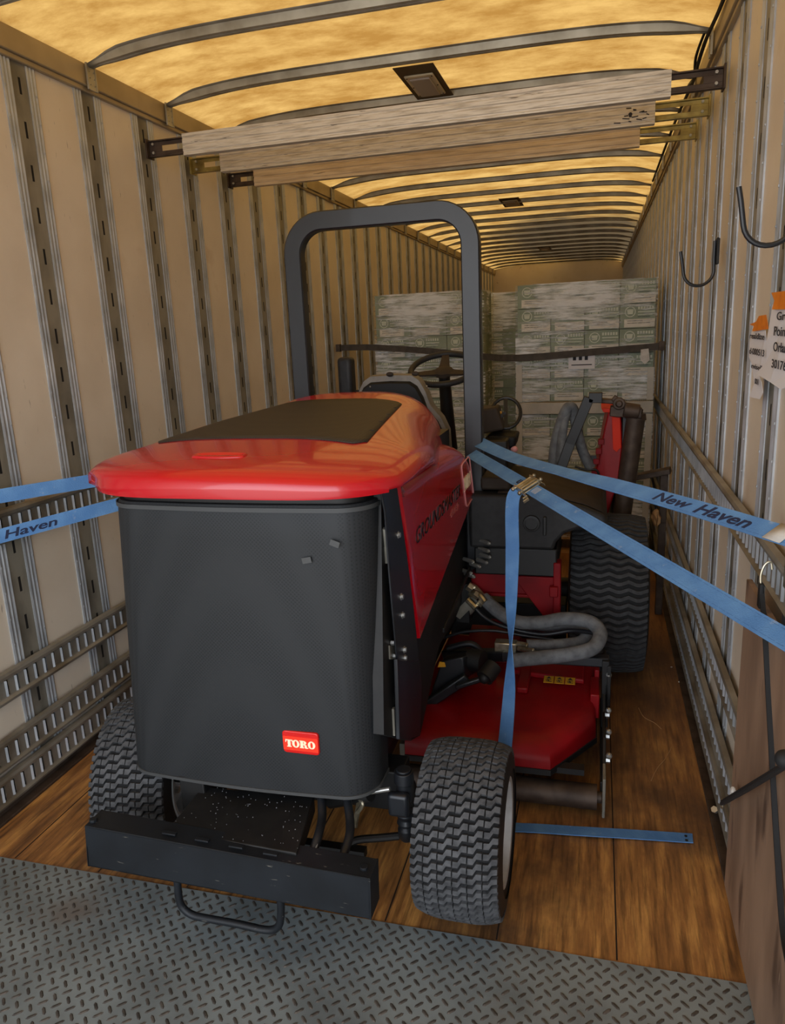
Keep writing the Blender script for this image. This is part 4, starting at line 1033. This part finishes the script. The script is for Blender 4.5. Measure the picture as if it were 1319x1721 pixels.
b = MB(); b.box((.815,2.74,.17),(.85,2.90,.27)); b.box((.83,2.9,.20),(.85,3.0,.30)); b.build('side_tab', ['reddeck'], dk, bevel=.004)
b = MB(); L = at(940,1143,'z',.2735); b.box((L.x-.062,L.y-.03,.2725),(L.x-.023,L.y+.03,.2737)); b.box((L.x-.019,L.y-.03,.2725),(L.x+.019,L.y+.03,.2737)); b.box((L.x+.023,L.y-.03,.2725),(L.x+.062,L.y+.03,.2737)); wl_ = b.build('warning_label', ['yellow'], dk, smooth=0)
b = MB()
for k in (-1,0,1):
    xc = L.x+k*.0425; z = .2742
    b.prism([(xc-.010,L.y+.006,z),(xc+.010,L.y+.006,z),(xc,L.y+.024,z)], (0,0,.0006)); b.bar((xc-.012,L.y-.008,z),(xc+.010,L.y-.002,z),.004,.0006); b.bar((xc-.010,L.y-.018,z),(xc+.012,L.y-.020,z),.004,.0006); b.bar((xc+.002,L.y-.02,z),(xc-.004,L.y,z),.004,.0006)
b.build('label_pictogram', ['ink'], dk, smooth=0)
b = MB(); pts = [Vector((x,y,.148)) for x, y in bo[:4]]; b.path(pts, [(-.005,-.012),(.005,-.012),(.005,.010),(-.005,.010)]); b.box((.14,2.40,.13),(.80,2.44,.152)); b.build('deck_rim', ['blackdark'], dk)
b = MB(); b.cyl((.10,2.40,.052),(.845,2.40,.052),.044,n=24); b.cyl((.845,2.40,.052),(.86,2.40,.052),.020); b.build('roller', ['rust'], dk)
b = MB(); b.box((.862,2.33,.02),(.872,2.43,.17)); b.box((.14,2.37,.08),(.16,2.43,.20)); b.build('roller_bracket', ['galv_dark'], dk, bevel=.002)
b = MB(); b.box((.855,2.42,.06),(.875,3.05,.10)); b.prism([(.862,2.42,.10),(.862,2.62,.10),(.862,2.95,.37),(.862,2.86,.38),(.862,2.80,.20),(.862,2.55,.20)], (.012,0,0)); b.box((.858,2.80,.10),(.885,2.87,.385)); b.box((.878,2.79,.20),(.892,2.80,.37)); b.build('side_frame', ['blackdark'], dk, bevel=.002)
b = MB()
for (y, z) in ((2.50,.14),(2.63,.16),(2.72,.20),(2.82,.30)): b.cyl((.872,y,z),(.888,y,z),.011,n=6); b.ball((.884,y-.02,z+.03),.012,8)
b.split('frame_bolt', ['bolt'], dk)
b = MB(); b.bar((.46,2.84,.365),(.885,2.84,.37),.045,.040); b.bar((.20,2.95,.30),(.48,2.84,.365),.05,.045); b.build('lift_crossbar', ['blackpaint'], MW, bevel=.006)
la = MB(); la.hexa([at(u,v,'y',y) for u,v,y in ((722,1172,2.66),(782,1142,2.66),(800,1130,2.80),(738,1150,2.80),(742,1110,2.66),(778,1104,2.66),(812,1092,2.80),(752,1100,2.80))])
la.bar(at(715,1185,'y',2.60), at(785,1138,'y',2.64), .03, .04); la.bar(at(765,1155,'y',2.60), at(812,1140,'y',2.62), .022, .02)
la = la.build('lift_arm', ['blackpaint'], MW, bevel=.006)
b = MB(); p = at(814,1140,'y',2.60); b.ball(p, .022, 14); b.cyl(p, p+Vector((.03,.05,.03)), .034); b.lathe(at(800,1110,'y',2.72),(1,-.3,0),[(-.03,.0),(-.03,.045),(.03,.045),(.03,0)],20); b.build('pivot_pin', ['blackdark'], la)
b = MB(); b.tube(smooth_path([at(u,v,'y',2.85) for u,v in ((752,1090),(790,1082),(810,1098),(826,1125),(828,1150))],6), .014, 10); b.build('grease_line', ['hoseblack'], la)
b = MB(); p = at(742,1118,'y',2.63); b.prism([p+Vector((-.016,0,-.010)),p+Vector((.016,0,-.006)),p+Vector((.012,0,.012)),p+Vector((-.008,0,.014))],(0,.003,0)); b.build('arm_sticker', ['yellow'], la, smooth=0)
b = MB(); b.box(tuple(at(848,1095,'y',2.86)-Vector((.04,.02,.015))), tuple(at(848,1085,'y',2.86)+Vector((.05,.03,.018)))); b.cyl(at(870,1090,'y',2.83), at(898,1094,'y',2.80), .010); b.cyl(at(868,1082,'y',2.86), at(888,1086,'y',2.84), .013); b.build('valve_block', ['zinc'], MW, bevel=.004)
b = MB(); b.prism([(.28,2.98,.29),(.50,2.98,.30),(.52,3.2,.33),(.28,3.2,.33)], (0,0,.012)); b.tube(smooth_path([(.36,3.22,.36),(.40,3.15,.385),(.60,3.1,.375),(.62,3.0,.34)],5), .008, 8); b.build('deck_cover', ['redframe'], MW, bevel=.004)
# grey sleeved hoses looping out beside the deck
def hose(pts, r, m_, nm='sleeved_hose', par=MW): b = MB(); b.tube(smooth_path([at(u,v,'y',y) for u,v,y in pts], 8), r, 14); return b.build(nm, [m_], par)
hose([(812,1005,3.02),(838,1028,2.98),(870,1045,2.95),(910,1046,2.94),(950,1040,2.94),(990,1045,2.92),(1008,1062,2.88),(1003,1082,2.82),(985,1094,2.78),(940,1102,2.76),(890,1107,2.75),(862,1110,2.75)], .0285, 'hose')
hose([(815,1010,3.05),(850,1040,3.03),(905,1052,3.02),(960,1052,3.02),(985,1062,2.98),(975,1078,2.92),(930,1084,2.88),(885,1084,2.86)], .0235, 'hose')
hose([(790,1012,3.0),(815,1038,2.98),(850,1054,2.96),(910,1066,2.95),(960,1060,2.95),(1000,1064,2.90)], .009, 'hoseblack', 'thin_hose')
hose([(745,1072,2.95),(780,1062,2.95),(830,1060,2.95),(880,1068,2.95),(930,1075,2.95)], .007, 'hoseblack', 'thin_hose')
b = MB()
for pts in (((777,988,3.05),(790,985,3.05),(800,990,3.05),(812,1005,3.02)), ((790,998,3.02),(805,1000,3.0),(815,1012,2.98)), ((786,1008,3.0),(800,1022,2.98)), ((772,990,3.04),(766,1002,3.04),(760,1016,3.04))):
    b.tube(smooth_path([at(u,v,'y',y) for u,v,y in pts], 4), .0145, 10)
for (u,v) in ((790,987),(800,1000),(808,1012)): p = at(u,v,'y',3.0); b.lathe(p,(1,0,-.7),[(-.012,0),(-.012,.020),(.012,.020),(.012,0)],6)
b.build('hose_coupling', ['zinc'], MW, smooth=30)
b = MB(); b.cyl(at(770,1030,'y',3.06), at(800,1000,'y',3.06), .045); b.build('hydraulic_pump', ['galv_dark'], MW)
b = MB(); b.box((.24,3.02,.42),(.30,3.15,.60)); b.box((.24,3.2,.40),(.29,3.25,.9)); b.bar(at(745,1060,'x',.30), at(790,955,'x',.30), .01, .02); b.build('frame_bracket', ['blackdark'], MW, bevel=.003)

# ---- folded right wing deck
Yw = 3.92
W_ = lambda L, y=Yw: [at(u, v, 'y', y) for u, v in L]
b = MB(); b.prism(W_([(1022,692),(1044,694),(1046,752),(1040,805),(1020,870),(1004,866),(989,838),(1006,770),(1015,720)]), (0,.45,0)); wd_ = b.build('folded_wing_deck', ['reddeck'], MW, bevel=.008)
b = MB(); b.prism(W_([(1010,686),(1048,688),(1048,694),(1014,693)]), (0,.3,0)); b.prism(W_([(1028,700),(1042,702),(1044,752),(1036,760),(1030,755)], Yw-.004), (0,.01,0)); b.build('wing_edge', ['litred'], wd_, bevel=.002)  # flange and front strip, their lit look put into the orange colour
b = MB()
for (u,v) in ((1011,742),(1007,758),(1000,795),(1003,775),(996,815)): p = at(u,v,'y',Yw-.01); b.box((p.x-.018,p.y-.02,p.z-.014),(p.x+.012,p.y+.02,p.z+.014))
b.split('wing_lug', ['redframe'], wd_, bevel=.003)
b = MB(); pa, pb = at(1068,704,'y',Yw), at(1040,900,'y',Yw); b.cyl(pa, pb, .046, n=24); b.cyl(pa, pa+(pa-pb).normalized()*.03, .052, .045, n=24); b.cyl(pa+(pa-pb).normalized()*.03, pa+(pa-pb).normalized()*.05, .03, n=16)
b.build('wing_roller', ['rust'], wd_)
b = MB(); b.prism(W_([(1046,700),(1054,700),(1062,740),(1040,880),(1024,880),(1044,800)]), (0,.3,0)); b.build('wing_frame', ['black'], wd_, bevel=.003)
b = MB(); b.bar(at(1025,690,'y',Yw-.02), at(1078,694,'y',Yw-.02), .07, .05); b.cyl(at(1048,688,'y',Yw-.05), at(1074,692,'y',Yw-.05), .036); b.bar(at(985,671,'y',Yw-.03), at(1050,676,'y',Yw-.03), .07, .022); b.bar(at(1030,668,'y',Yw-.05), at(1062,690,'y',Yw-.05), .04, .03)
b.lathe(at(1040,678,'y',Yw-.06),(0,-1,0),[(0,.03),(.02,.03),(.02,.015),(.03,.015),(.03,0)],16); b.build('wing_bracket', ['rust'], wd_, bevel=.004)
b = MB(); q_ = [at(1012,668,'y',3.80),at(990,668,'y',3.80),at(958,745,'y',3.80),at(938,800,'y',3.78),at(934,850,'y',3.76)]
for i_ in range(4): b.bar(q_[i_], q_[i_+1]+(q_[i_+1]-q_[i_])*.04, .05, .052, up=(0,1,0))
b.build('wing_lift_arm', ['black'], MW, bevel=.003)
hose([(930,850,3.82),(928,800,3.82),(933,745,3.82),(944,705,3.82),(955,684,3.82),(964,690,3.84),(968,715,3.86),(978,755,3.88),(992,786,3.90)], .026, 'hose', 'wing_hose')
hose([(945,835,3.80),(942,790,3.80),(944,740,3.80),(950,700,3.82),(958,690,3.84),(965,705,3.86)], .023, 'hose', 'wing_hose')
b = MB(); b.tube(smooth_path([at(u,v,'y',3.88) for u,v in ((966,784),(985,790),(1002,790),(1006,805),(1000,830))],5), .006, 8); p = at(992,772,'y',3.9); b.box((p.x-.03,p.y,p.z-.03),(p.x+.03,p.y+.01,p.z+.02)); b.build('wing_cable', ['black'], wd_)

# ------------------------------------------------------------------ straps
def strap_map(pts, wdir, wd):
    pts = [Vector(p) for p in pts]; n = len(pts); L = [0]
    for i in range(1, n): L.append(L[-1]+(pts[i]-pts[i-1]).length)
    def f(s, t, h=0.):
        i = 0
        while i < n-2 and L[i+1] < s: i += 1
        k = (s-L[i])/(L[i+1]-L[i]); p = pts[i].lerp(pts[i+1], k); w_ = Vector(wdir[i]).lerp(Vector(wdir[i+1]), k)
        d = (pts[i+1]-pts[i]).normalized(); w_ = (w_-d*w_.dot(d)).normalized(); nn = w_.cross(d).normalized(); ww = wd[i]+(wd[i+1]-wd[i])*k
        return p+w_*t*ww/2+nn*h
    return f, L[-1]
def make_strap(b, ctrl, wv, wdv, n=10):
    pts = smooth_path(ctrl, n); m_ = len(pts); k = len(ctrl)-1
    def ip(arr, i):
        t = i/(m_-1)*k; j = min(int(t), k-1); f_ = t-j; a, c_ = arr[j], arr[j+1]
        return Vector(a).lerp(Vector(c_), f_) if hasattr(a, '__len__') else a+(c_-a)*f_
    W1 = [ip(wv, i) for i in range(m_)]; D1 = [ip(wdv, i) for i in range(m_)]
    W2 = []
    for i in range(m_):
        d = (pts[min(i+1,m_-1)]-pts[max(i-1,0)]).normalized(); q_ = W1[i]-d*W1[i].dot(d); W2.append(q_.normalized())
    ribbon(b, pts, W2, D1, .0026)
    return strap_map(pts, W2, D1)
def strap_text(f, body, s0, s1, t0, t1, par, mname='strapink', shear=.25, bold=.02, off=.0022, name='printed_lettering', flip=False):
    vs, fs = text_mesh(body, shear=shear, bold=bold); b = MB()
    b.add([f((s0+v.x*(s1-s0)) if not flip else (s1-v.x*(s1-s0)), t0+v.y*(t1-t0) if not flip else t1-v.y*(t1-t0), off if v.z > 0 else off*.55) for v in vs], fs)
    return b.build(name, [mname], par, smooth=0)
def s_at(f, L, u):                                # arc length whose projection has column u
    lo, hi = 0., L
    def col(s): p = f(s, 0)-CAM; return IMG_W/2+FPX*p.dot(CR)/p.dot(_f)
    inc = col(hi) > col(lo)
    for _ in range(40):
        m_ = (lo+hi)/2
        if (col(m_) < u) == inc: lo = m_
        else: hi = m_
    return lo
FACE = Vector((-.22,.86,-.42))                    # the straps' flat sides face the doorway
def wd_of(a, c_): return (Vector(c_)-Vector(a)).cross(FACE).normalized()
# strap A with ratchet
A0 = at(792,762,'y',3.09); A1 = at(1345,1089,'x',1.232)
wA = wd_of(A0, A1); wA = wA if wA.z > 0 else -wA
tA = empty('ratchet_strap', A1, 'blue ratchet strap running from the roll bar foot to the right wall, with its buckle', 'strap', 'blue straps holding the mower')
b = MB(); fA, LA = make_strap(b, [A0, A0.lerp(A1,.33), A0.lerp(A1,.66), A1], [wA]*4, [.052]*4); wbA = b.build('webbing', ['strap'], tA)
b = MB()
for t in (-.72,.72):
    for k in range(70): b.add([fA(LA*(k+.2)/70, t-.012, -.0019), fA(LA*(k+1)/70, t-.012, -.0019), fA(LA*(k+1)/70, t+.012, -.0019), fA(LA*(k+.2)/70, t+.012, -.0019)], [(0,1,2,3)])
b.build('edge_stitching', ['strapline'], tA, smooth=0)
sR = s_at(fA, LA, 890); dA = (fA(sR+.05,0)-fA(sR-.05,0)).normalized(); nA = wA.cross(dA).normalized()
if nA.dot(CAM-fA(sR,0)) < 0: nA = -nA
sgn = 1 if (fA(sR,0,.01)-fA(sR,0)).dot(nA) > 0 else -1
pR = fA(sR, 0)
b = MB()
def RB(a0, a1, w0, w1, h0, h1):                   # block in strap axes: along, across, out
    c8 = [pR+dA*a+wA*w_+nA*h for h in (h0, h1) for a, w_ in ((a0,w0),(a1,w0),(a1,w1),(a0,w1))]; b.hexa(c8)
RB(-.045,.020,-.036,-.031,.0,.022); RB(-.045,.020,.031,.036,.0,.022); RB(-.030,-.018,-.034,.034,.012,.017); RB(-.008,.006,-.034,.034,.010,.020); RB(.010,.020,-.034,.034,.0,.005)
b.cyl(pR-dA*.038-wA*.044+nA*.012, pR-dA*.038+wA*.044+nA*.012, .0055, n=10); b.cyl(pR+dA*.014-wA*.042+nA*.012, pR+dA*.014+wA*.042+nA*.012, .0045, n=10)
for w_ in (-.046,.046):
    for a in (-.038,.014): b.ball(pR+dA*a+wA*w_+nA*.012, .008, 8)
RB(.02,.055,-.040,-.037,.0,.012); RB(.050,.056,-.055,-.037,.0,.010); RB(.02,.050,.037,.040,.0,.010); RB(.062,.068,-.062,-.040,-.004,.006)
rt = b.build('ratchet_buckle', ['zinc'], tA, bevel=.0012)
b = MB()
for k in range(6): RB(.030+k*.006,.0315+k*.006,-.012,.018,.0016,.0024)
b.build('stitch_patch', ['whitetag'], tA, smooth=0)
strap_text(fA, 'ue', sR-.092, sR-.048, -.45, .45, tA, off=sgn*.0024)
b = MB(); RB_ = A1; b.box((A1.x-.012,A1.y-.03,A1.z-.02),(A1.x+.006,A1.y+.03,A1.z+.05)); b.build('end_fitting', ['zinc'], tA, bevel=.003)
# tail hanging from the ratchet down to the deck
T0 = pR+wA*-.034-dA*.03; z0 = T0
pts = [pR-dA*.035+wA*.0+nA*-.006, at(862,838,'y',T0.y-.01), at(861,930,'y',T0.y-.04), at(859,1010,'y',T0.y-.10), at(858,1083,'y',T0.y-.16), at(856,1160,'y',T0.y-.22), at(848,1256,'z',.25), at(843,1266,'z',.14)]
X1 = Vector((1,-.15,0)); X2 = Vector((.25,-1,0.0)); 
tV = empty('hanging_strap', pts[-1], 'blue webbing tail hanging from the ratchet buckle down to the red deck, twisted halfway', 'strap', 'blue straps holding the mower')
b = MB(); make_strap(b, pts, [X1,X1,X1,Vector((.85,-.4,0)),X2,Vector((.85,-.5,0)),X1,X1], [.05,.048,.050,.046,.046,.048,.050,.05], 8); b.build('webbing', ['strap'], tV)
# strap B, printed
B0 = at(802,742,'y',3.17); B1 = at(1338,906,'x',1.232); wB = wd_of(B0, B1); wB = wB if wB.z > 0 else -wB
tB = empty('cargo_strap', B1, 'blue strap with dark two-word lettering, the upper of the two running to the right wall', 'strap', 'blue straps holding the mower')
flat = (wB*.35+Vector((.35,.9,.1))).normalized()
b = MB(); cB = [B0, at(880,790,'y',2.86), at(980,810,'y',2.50), at(1090,836,'y',2.25), at(1200,866,'y',2.04), B1]
cB = [B0, B0.lerp(B1,.20)+Vector((0,0,-.020)), B0.lerp(B1,.42)+Vector((0,0,-.014)), B0.lerp(B1,.60)+Vector((0,0,-.006)), B0.lerp(B1,.8), B1]
fB, LB = make_strap(b, cB, [wB, (wB*.8+flat*.4), (wB*.15+flat*.9), wB, wB, wB], [.056,.052,.050,.052,.052,.053]); b.build('webbing', ['strap'], tB)
sg = 1 if (fB(LB*.8,0,.01)-fB(LB*.8,0)).dot(CAM-fB(LB*.8,0)) > 0 else -1
s1, s2, s3, s4 = [s_at(fB, LB, u) for u in (1101,1160,1171,1262)]
strap_text(fB, 'New', s1, s2, -.5, .72, tB, bold=.018, off=sg*.0026); strap_text(fB, 'Haven', s3, s4, -.62, .72, tB, bold=.018, off=sg*.0026)
sW = s_at(fB, LB, 1296)
b = MB(); b.add([fB(sW,-1.0,sg*.004), fB(sW+.05,-1.0,sg*.004), fB(sW+.055,.9,sg*.004), fB(sW+.006,1.02,sg*.004)], [(0,1,2,3)]); b.build('sewn_tag', ['whitetag'], tB, solid=.002)
b = MB()
for t in (-.75,):
    for k in range(80): b.add([fB(LB*(k+.2)/80, t-.012, sg*.0019), fB(LB*(k+1)/80, t-.012, sg*.0019), fB(LB*(k+1)/80, t+.012, sg*.0019), fB(LB*(k+.2)/80, t+.012, sg*.0019)], [(0,1,2,3)])
b.build('edge_stitching', ['strapline'], tB, smooth=0)
b = MB(); b.box((B1.x-.012,B1.y-.03,1.09),(B1.x+.006,B1.y+.03,B1.z+.02)); b.build('end_fitting', ['zinc'], tB, bevel=.003)
# straps on the left
C0_ = Vector((-.47,3.10,1.19)); C1 = at(-25,838,'x',-1.228); E1 = at(-25,908,'x',-1.228)
for (P0, P1, nm, lb, txt) in ((C0_, C1, 'cargo_strap', 'plain blue strap, the upper of the two running to the left wall', None), (C0_-Vector((0,0,.04)), E1, 'cargo_strap', 'blue strap with dark lettering, the lower of the two running to the left wall', 'Haven')):
    wv = (Vector(P1)-Vector(P0)).cross(Vector((-.75,.6,-.25))).normalized(); wv = wv if wv.z > 0 else -wv
    t = empty(nm, P1, lb, 'strap', 'blue straps holding the mower')
    b = MB(); f, L = make_strap(b, [P1, P1.lerp(P0,.33), P1.lerp(P0,.66), P0], [wv]*4, [.050]*4); b.build('webbing', ['strap'], t)
    b = MB(); b.box((P1.x-.006,P1.y-.03,min(P1.z-.03,1.08)),(P1.x+.012,P1.y+.03,P1.z+.03)); b.build('end_fitting', ['zinc'], t, bevel=.003)
    if txt:
        sg = 1 if (f(L*.3,0,.01)-f(L*.3,0)).dot(CAM-f(L*.3,0)) > 0 else -1
        strap_text(f, txt, s_at(f, L, 6), s_at(f, L, 96), -.6, .6, t, bold=.02, off=sg*.0026)
# strap lying on the floor
b = MB(); pts = smooth_path([at(850,1390,'z',.006), at(900,1392,'z',.006), at(960,1396,'z',.008), at(1010,1399,'z',.012), at(1060,1402,'z',.006), at(1164,1409,'z',.005)], 6)
ribbon(b, pts, [(0.05,1,0)]*len(pts), [.047]*len(pts), .003)
t = empty('loose_strap', pts[-1], 'blue strap end lying flat on the timber floor beside the rear wheel', 'strap'); b.build('webbing', ['strap'], t)
p = at(1153,1408,'z',.0085); b = MB()
for a in (-.012,.010): b.cyl((p.x,p.y+a,p.z-.001),(p.x,p.y+a,p.z+.0004),.005,n=8)
b.split('burnt_hole', ['black'], t, smooth=0)
# ------------------------------------------------------------------ things on the right wall
def wall_hook(yh, ztop, label, sc=1.):
    X = 1.252; t = empty('wall_hook', (X,yh,ztop-.06), label, 'hook', 'black steel hooks on the right wall')
    b = MB(); b.box((X-.014,yh-.016,ztop-.085),(X-.004,yh+.016,ztop+.005)); b.bar((X-.02,yh,ztop-.01),(X-.006,yh,ztop+.01),.008,.012); b.build('clip', ['blackdark'], t, bevel=.002)
    c = Vector((X-.072,yh,ztop-.105)); pts = [Vector((X-.020,yh,ztop)), Vector((X-.020,yh,ztop-.06))]+arc(c, .054, 8, -172, 14)+[c+Vector((-.062,0,.045)), c+Vector((-.068,0,.075))]
    b = MB(); b.tube(pts, .0062, 10); b.build('hook_rod', ['blackpaint'], t)
    return t
wall_hook(3.17, 1.952, 'whole black J-shaped wall hook hanging near the middle of the right wall')
wall_hook(1.93, 1.985, 'larger-looking black J hook cut off by the right edge of the photo')
def wtext(b, body, y0, y1, z, h, x): 
    vs, fs = text_mesh(body, bold=.01); b.add([Vector((x-(.0008 if v.z > 0 else 0), y0+v.x*(y1-y0), z+v.y*h)) for v in vs], fs)
def paper(label, outl, tape, lines, x, extra=None):
    P = [at(u, v, 'x', x) for u, v in outl]
    t = empty('paper_sign', P[0], label, 'paper sign', 'taped papers on the right wall')
    b = MB(); b.prism([(x-.004*math.sin(i*1.7), p.y, p.z) for i, p in enumerate(P)], (.0006,0,0)); 
    if extra: b.prism([at(u, v, 'x', x-.006) for u, v in extra], (.0006,0,0))
    b.build('sheet', ['paper'], t, smooth=0)
    b = MB(); b.prism([at(u, v, 'x', x-.008) for u, v in tape], (.0008,0,0)); b.build('tape', ['orange'], t, smooth=0)
    for (s, u0, u1, v, hpx) in lines:
        b = MB(); a = at(u0, v, 'x', x-.0065); c_ = at(u1, v, 'x', x-.0065); d = at(u0, v-hpx, 'x', x-.0065); wtext(b, s, a.y, c_.y, (a.z+c_.z)/2, (d-a).length, x-.0065)
        b.build('lettering', ['ink'], t, smooth=0)
paper('white paper held by wide orange tape, the one nearest the right edge', [(1298,512),(1340,512),(1340,640),(1322,652),(1313,654),(1296,642),(1268,628),(1286,608),(1290,575)],
      [(1296,492),(1340,486),(1340,520),(1297,520),(1301,505)], [('Great',1305,1336,538,13),('Point-0001',1300,1352,566,15),('Orlando FL',1299,1350,594,15),('3017602',1296,1332,622,14)], 1.222)
paper('torn white paper with crumpled orange tape, left of the other one', [(1264,552),(1289,555),(1288,590),(1287,618),(1277,630),(1281,640),(1280,660),(1275,671),(1261,667),(1268,645),(1264,622),(1258,600),(1262,575)],
      [(1275,531),(1287,529),(1291,553),(1264,557),(1266,548),(1259,545),(1270,541)], [('realdize',1260,1284,570,9),('d-000513',1259,1284,597,10),('evisell',1262,1280,621,8),('001',1268,1274,646,9)], 1.236)
# plywood leaning against the wall
b = MB(); b.prism([(1.230,.55,.014),(1.230,2.09,.014),(1.224,2.055,.995),(1.224,.55,.995)], (-.014,0,0)); py = b.build('plywood_sheet', ['ply'], bevel=.0015); tag(py, 'worn brown plywood sheet standing against the right wall', 'plywood')
# black tie hanging over the plywood
t = empty('rubber_tie', (1.205,1.9,.6), 'long black rubber tie hooked to the upper rail and hanging down over the plywood', 'strap')
pts = [Vector(at(u, v, 'x', x)) for u, v, x in ((1279,988,1.202),(1285,1060,1.204),(1290,1150,1.206),(1296,1260,1.206),(1301,1350,1.206),(1307,1450,1.205),(1316,1570,1.200),(1330,1640,1.19))]
b = MB(); b.path(smooth_path(pts, 5), [(-.003,-.0055),(.003,-.0055),(.003,.0055),(-.003,.0055)], up=(1,0,0)); b.build('tie_band', ['bungee'], t)
b = MB(); p = pts[0]; b.bar(p+Vector((0,0,-.05)), p+Vector((0,0,.012)), .010, .024); b.build('tie_end', ['bungee'], t, bevel=.003)
b = MB(); b.tube(smooth_path([p+Vector((0,0,.0)), p+Vector((-.002,.004,.03)), p+Vector((.006,.008,.055)), p+Vector((.018,.008,.062)), p+Vector((.022,.006,.045))],6), .003, 8); b.build('wire_hook', ['zinc'], t)
# bungee with a knob
t = empty('bungee_cord', at(1212,1352,'x',1.185), 'black bungee cord stretched from the floor rail across the plywood, with a ball end', 'cord')
pa = at(1213,1351,'x',1.190); pb = at(1322,1286,'x',1.185); pc_ = pa.lerp(pb, 1.35)
b = MB(); b.tube([pa, pa.lerp(pb,.5)+Vector((0,0,-.002)), pb, pc_], .0062, 10); b.tube([pa+Vector((0,0,.008)), pb+Vector((0,0,.006)), pc_+Vector((0,0,.004))], .0045, 8); b.build('cord', ['bungee'], t)
b = MB(); b.ball(pb+Vector((-.004,0,.012)), .019, 14); b.build('ball_end', ['bungee'], t)
b = MB(); b.tube([pa+Vector((0,.012*math.cos(a),.012*math.sin(a))) for a in [2*PI*i/14 for i in range(14)]], .0028, 8, closed=True); b.build('end_hook', ['zinc'], t)
def blob(name, label, cat, c, r, m_, seed, flat=(1,1,1), n=12, grp=None):
    random.seed(seed); b = MB(); c = Vector(c); rows = []
    for i in range(n//2+1):
        ph = PI*i/(n//2); rw = []
        for j in range(n): 
            k = r*random.uniform(.6,1.2); rw.append(c+Vector((k*flat[0]*math.sin(ph)*math.cos(2*PI*j/n), k*flat[1]*math.sin(ph)*math.sin(2*PI*j/n), r*flat[2]*math.cos(ph))))
        rows.append(rw)
    b.grid(rows, close=True); o = b.build(name, [m_], smooth=0); tag(o, label, cat, grp); return o
blob('tissue_scrap', 'crumpled white scrap caught on the bungee cord by the wall', 'scrap', at(1232,1333,'x',1.195), .016, 'whitetag', 3, (.5,1,1.2))
b = MB(); p = at(1203,1364,'z',.02); b.cyl(p, p+Vector((-.006,-.012,.014)), .007, n=8); b.cyl(p+Vector((-.006,-.012,.014)), p+Vector((-.009,-.017,.020)), .0115, n=6); tag(b.build('bolt', ['bolt']), 'loose steel bolt standing in the floor corner below the bungee hook', 'bolt')
blob('floor_debris', 'pale chip on the floor by the right kerb, halfway along', 'debris', at(1142,1146,'z',.006), .008, 'whitetag', 5, (1,1,.5))
blob('floor_debris', 'small light crumb on the floor near the front tyre and right kerb', 'debris', at(1128,1121,'z',.004), .005, 'whitetag', 6, (1,1,.5))
t = at(1090,898,'x',1.17); blob('packing_scrap', 'tan torn packing scrap beyond the front tyre by the right wall', 'scrap', (1.15,4.27,.60), .05, 'tan', 8, (.5,1,1))
b = MB(); b.bar((.98,4.36,.80),(1.22,4.32,.86),.09,.03); b.bar((1.19,4.35,.55),(1.19,4.35,.86),.04,.04)
b.box((1.17,4.33,.0),(1.21,4.37,.56)); tag(b.build('scrap_timber', ['rust'], bevel=.003), 'dark timber with a slanting arm beyond the front tyre', 'timber')
# curled pale hairline strings on the floor
for L_, lb in ((((1073,1190),(1082,1205),(1100,1215),(1111,1225)),'thin pale string curled on the floor, the farther of two'),(((1129,1255),(1118,1275),(1105,1290),(1094,1312)),'thin pale string on the floor, the nearer of two')):
    b = MB(); b.tube(smooth_path([at(u,v,'z',.003) for u,v in L_],6), .0015, 6); tag(b.build('string', ['tan']), lb, 'string', 'strings on the floor')
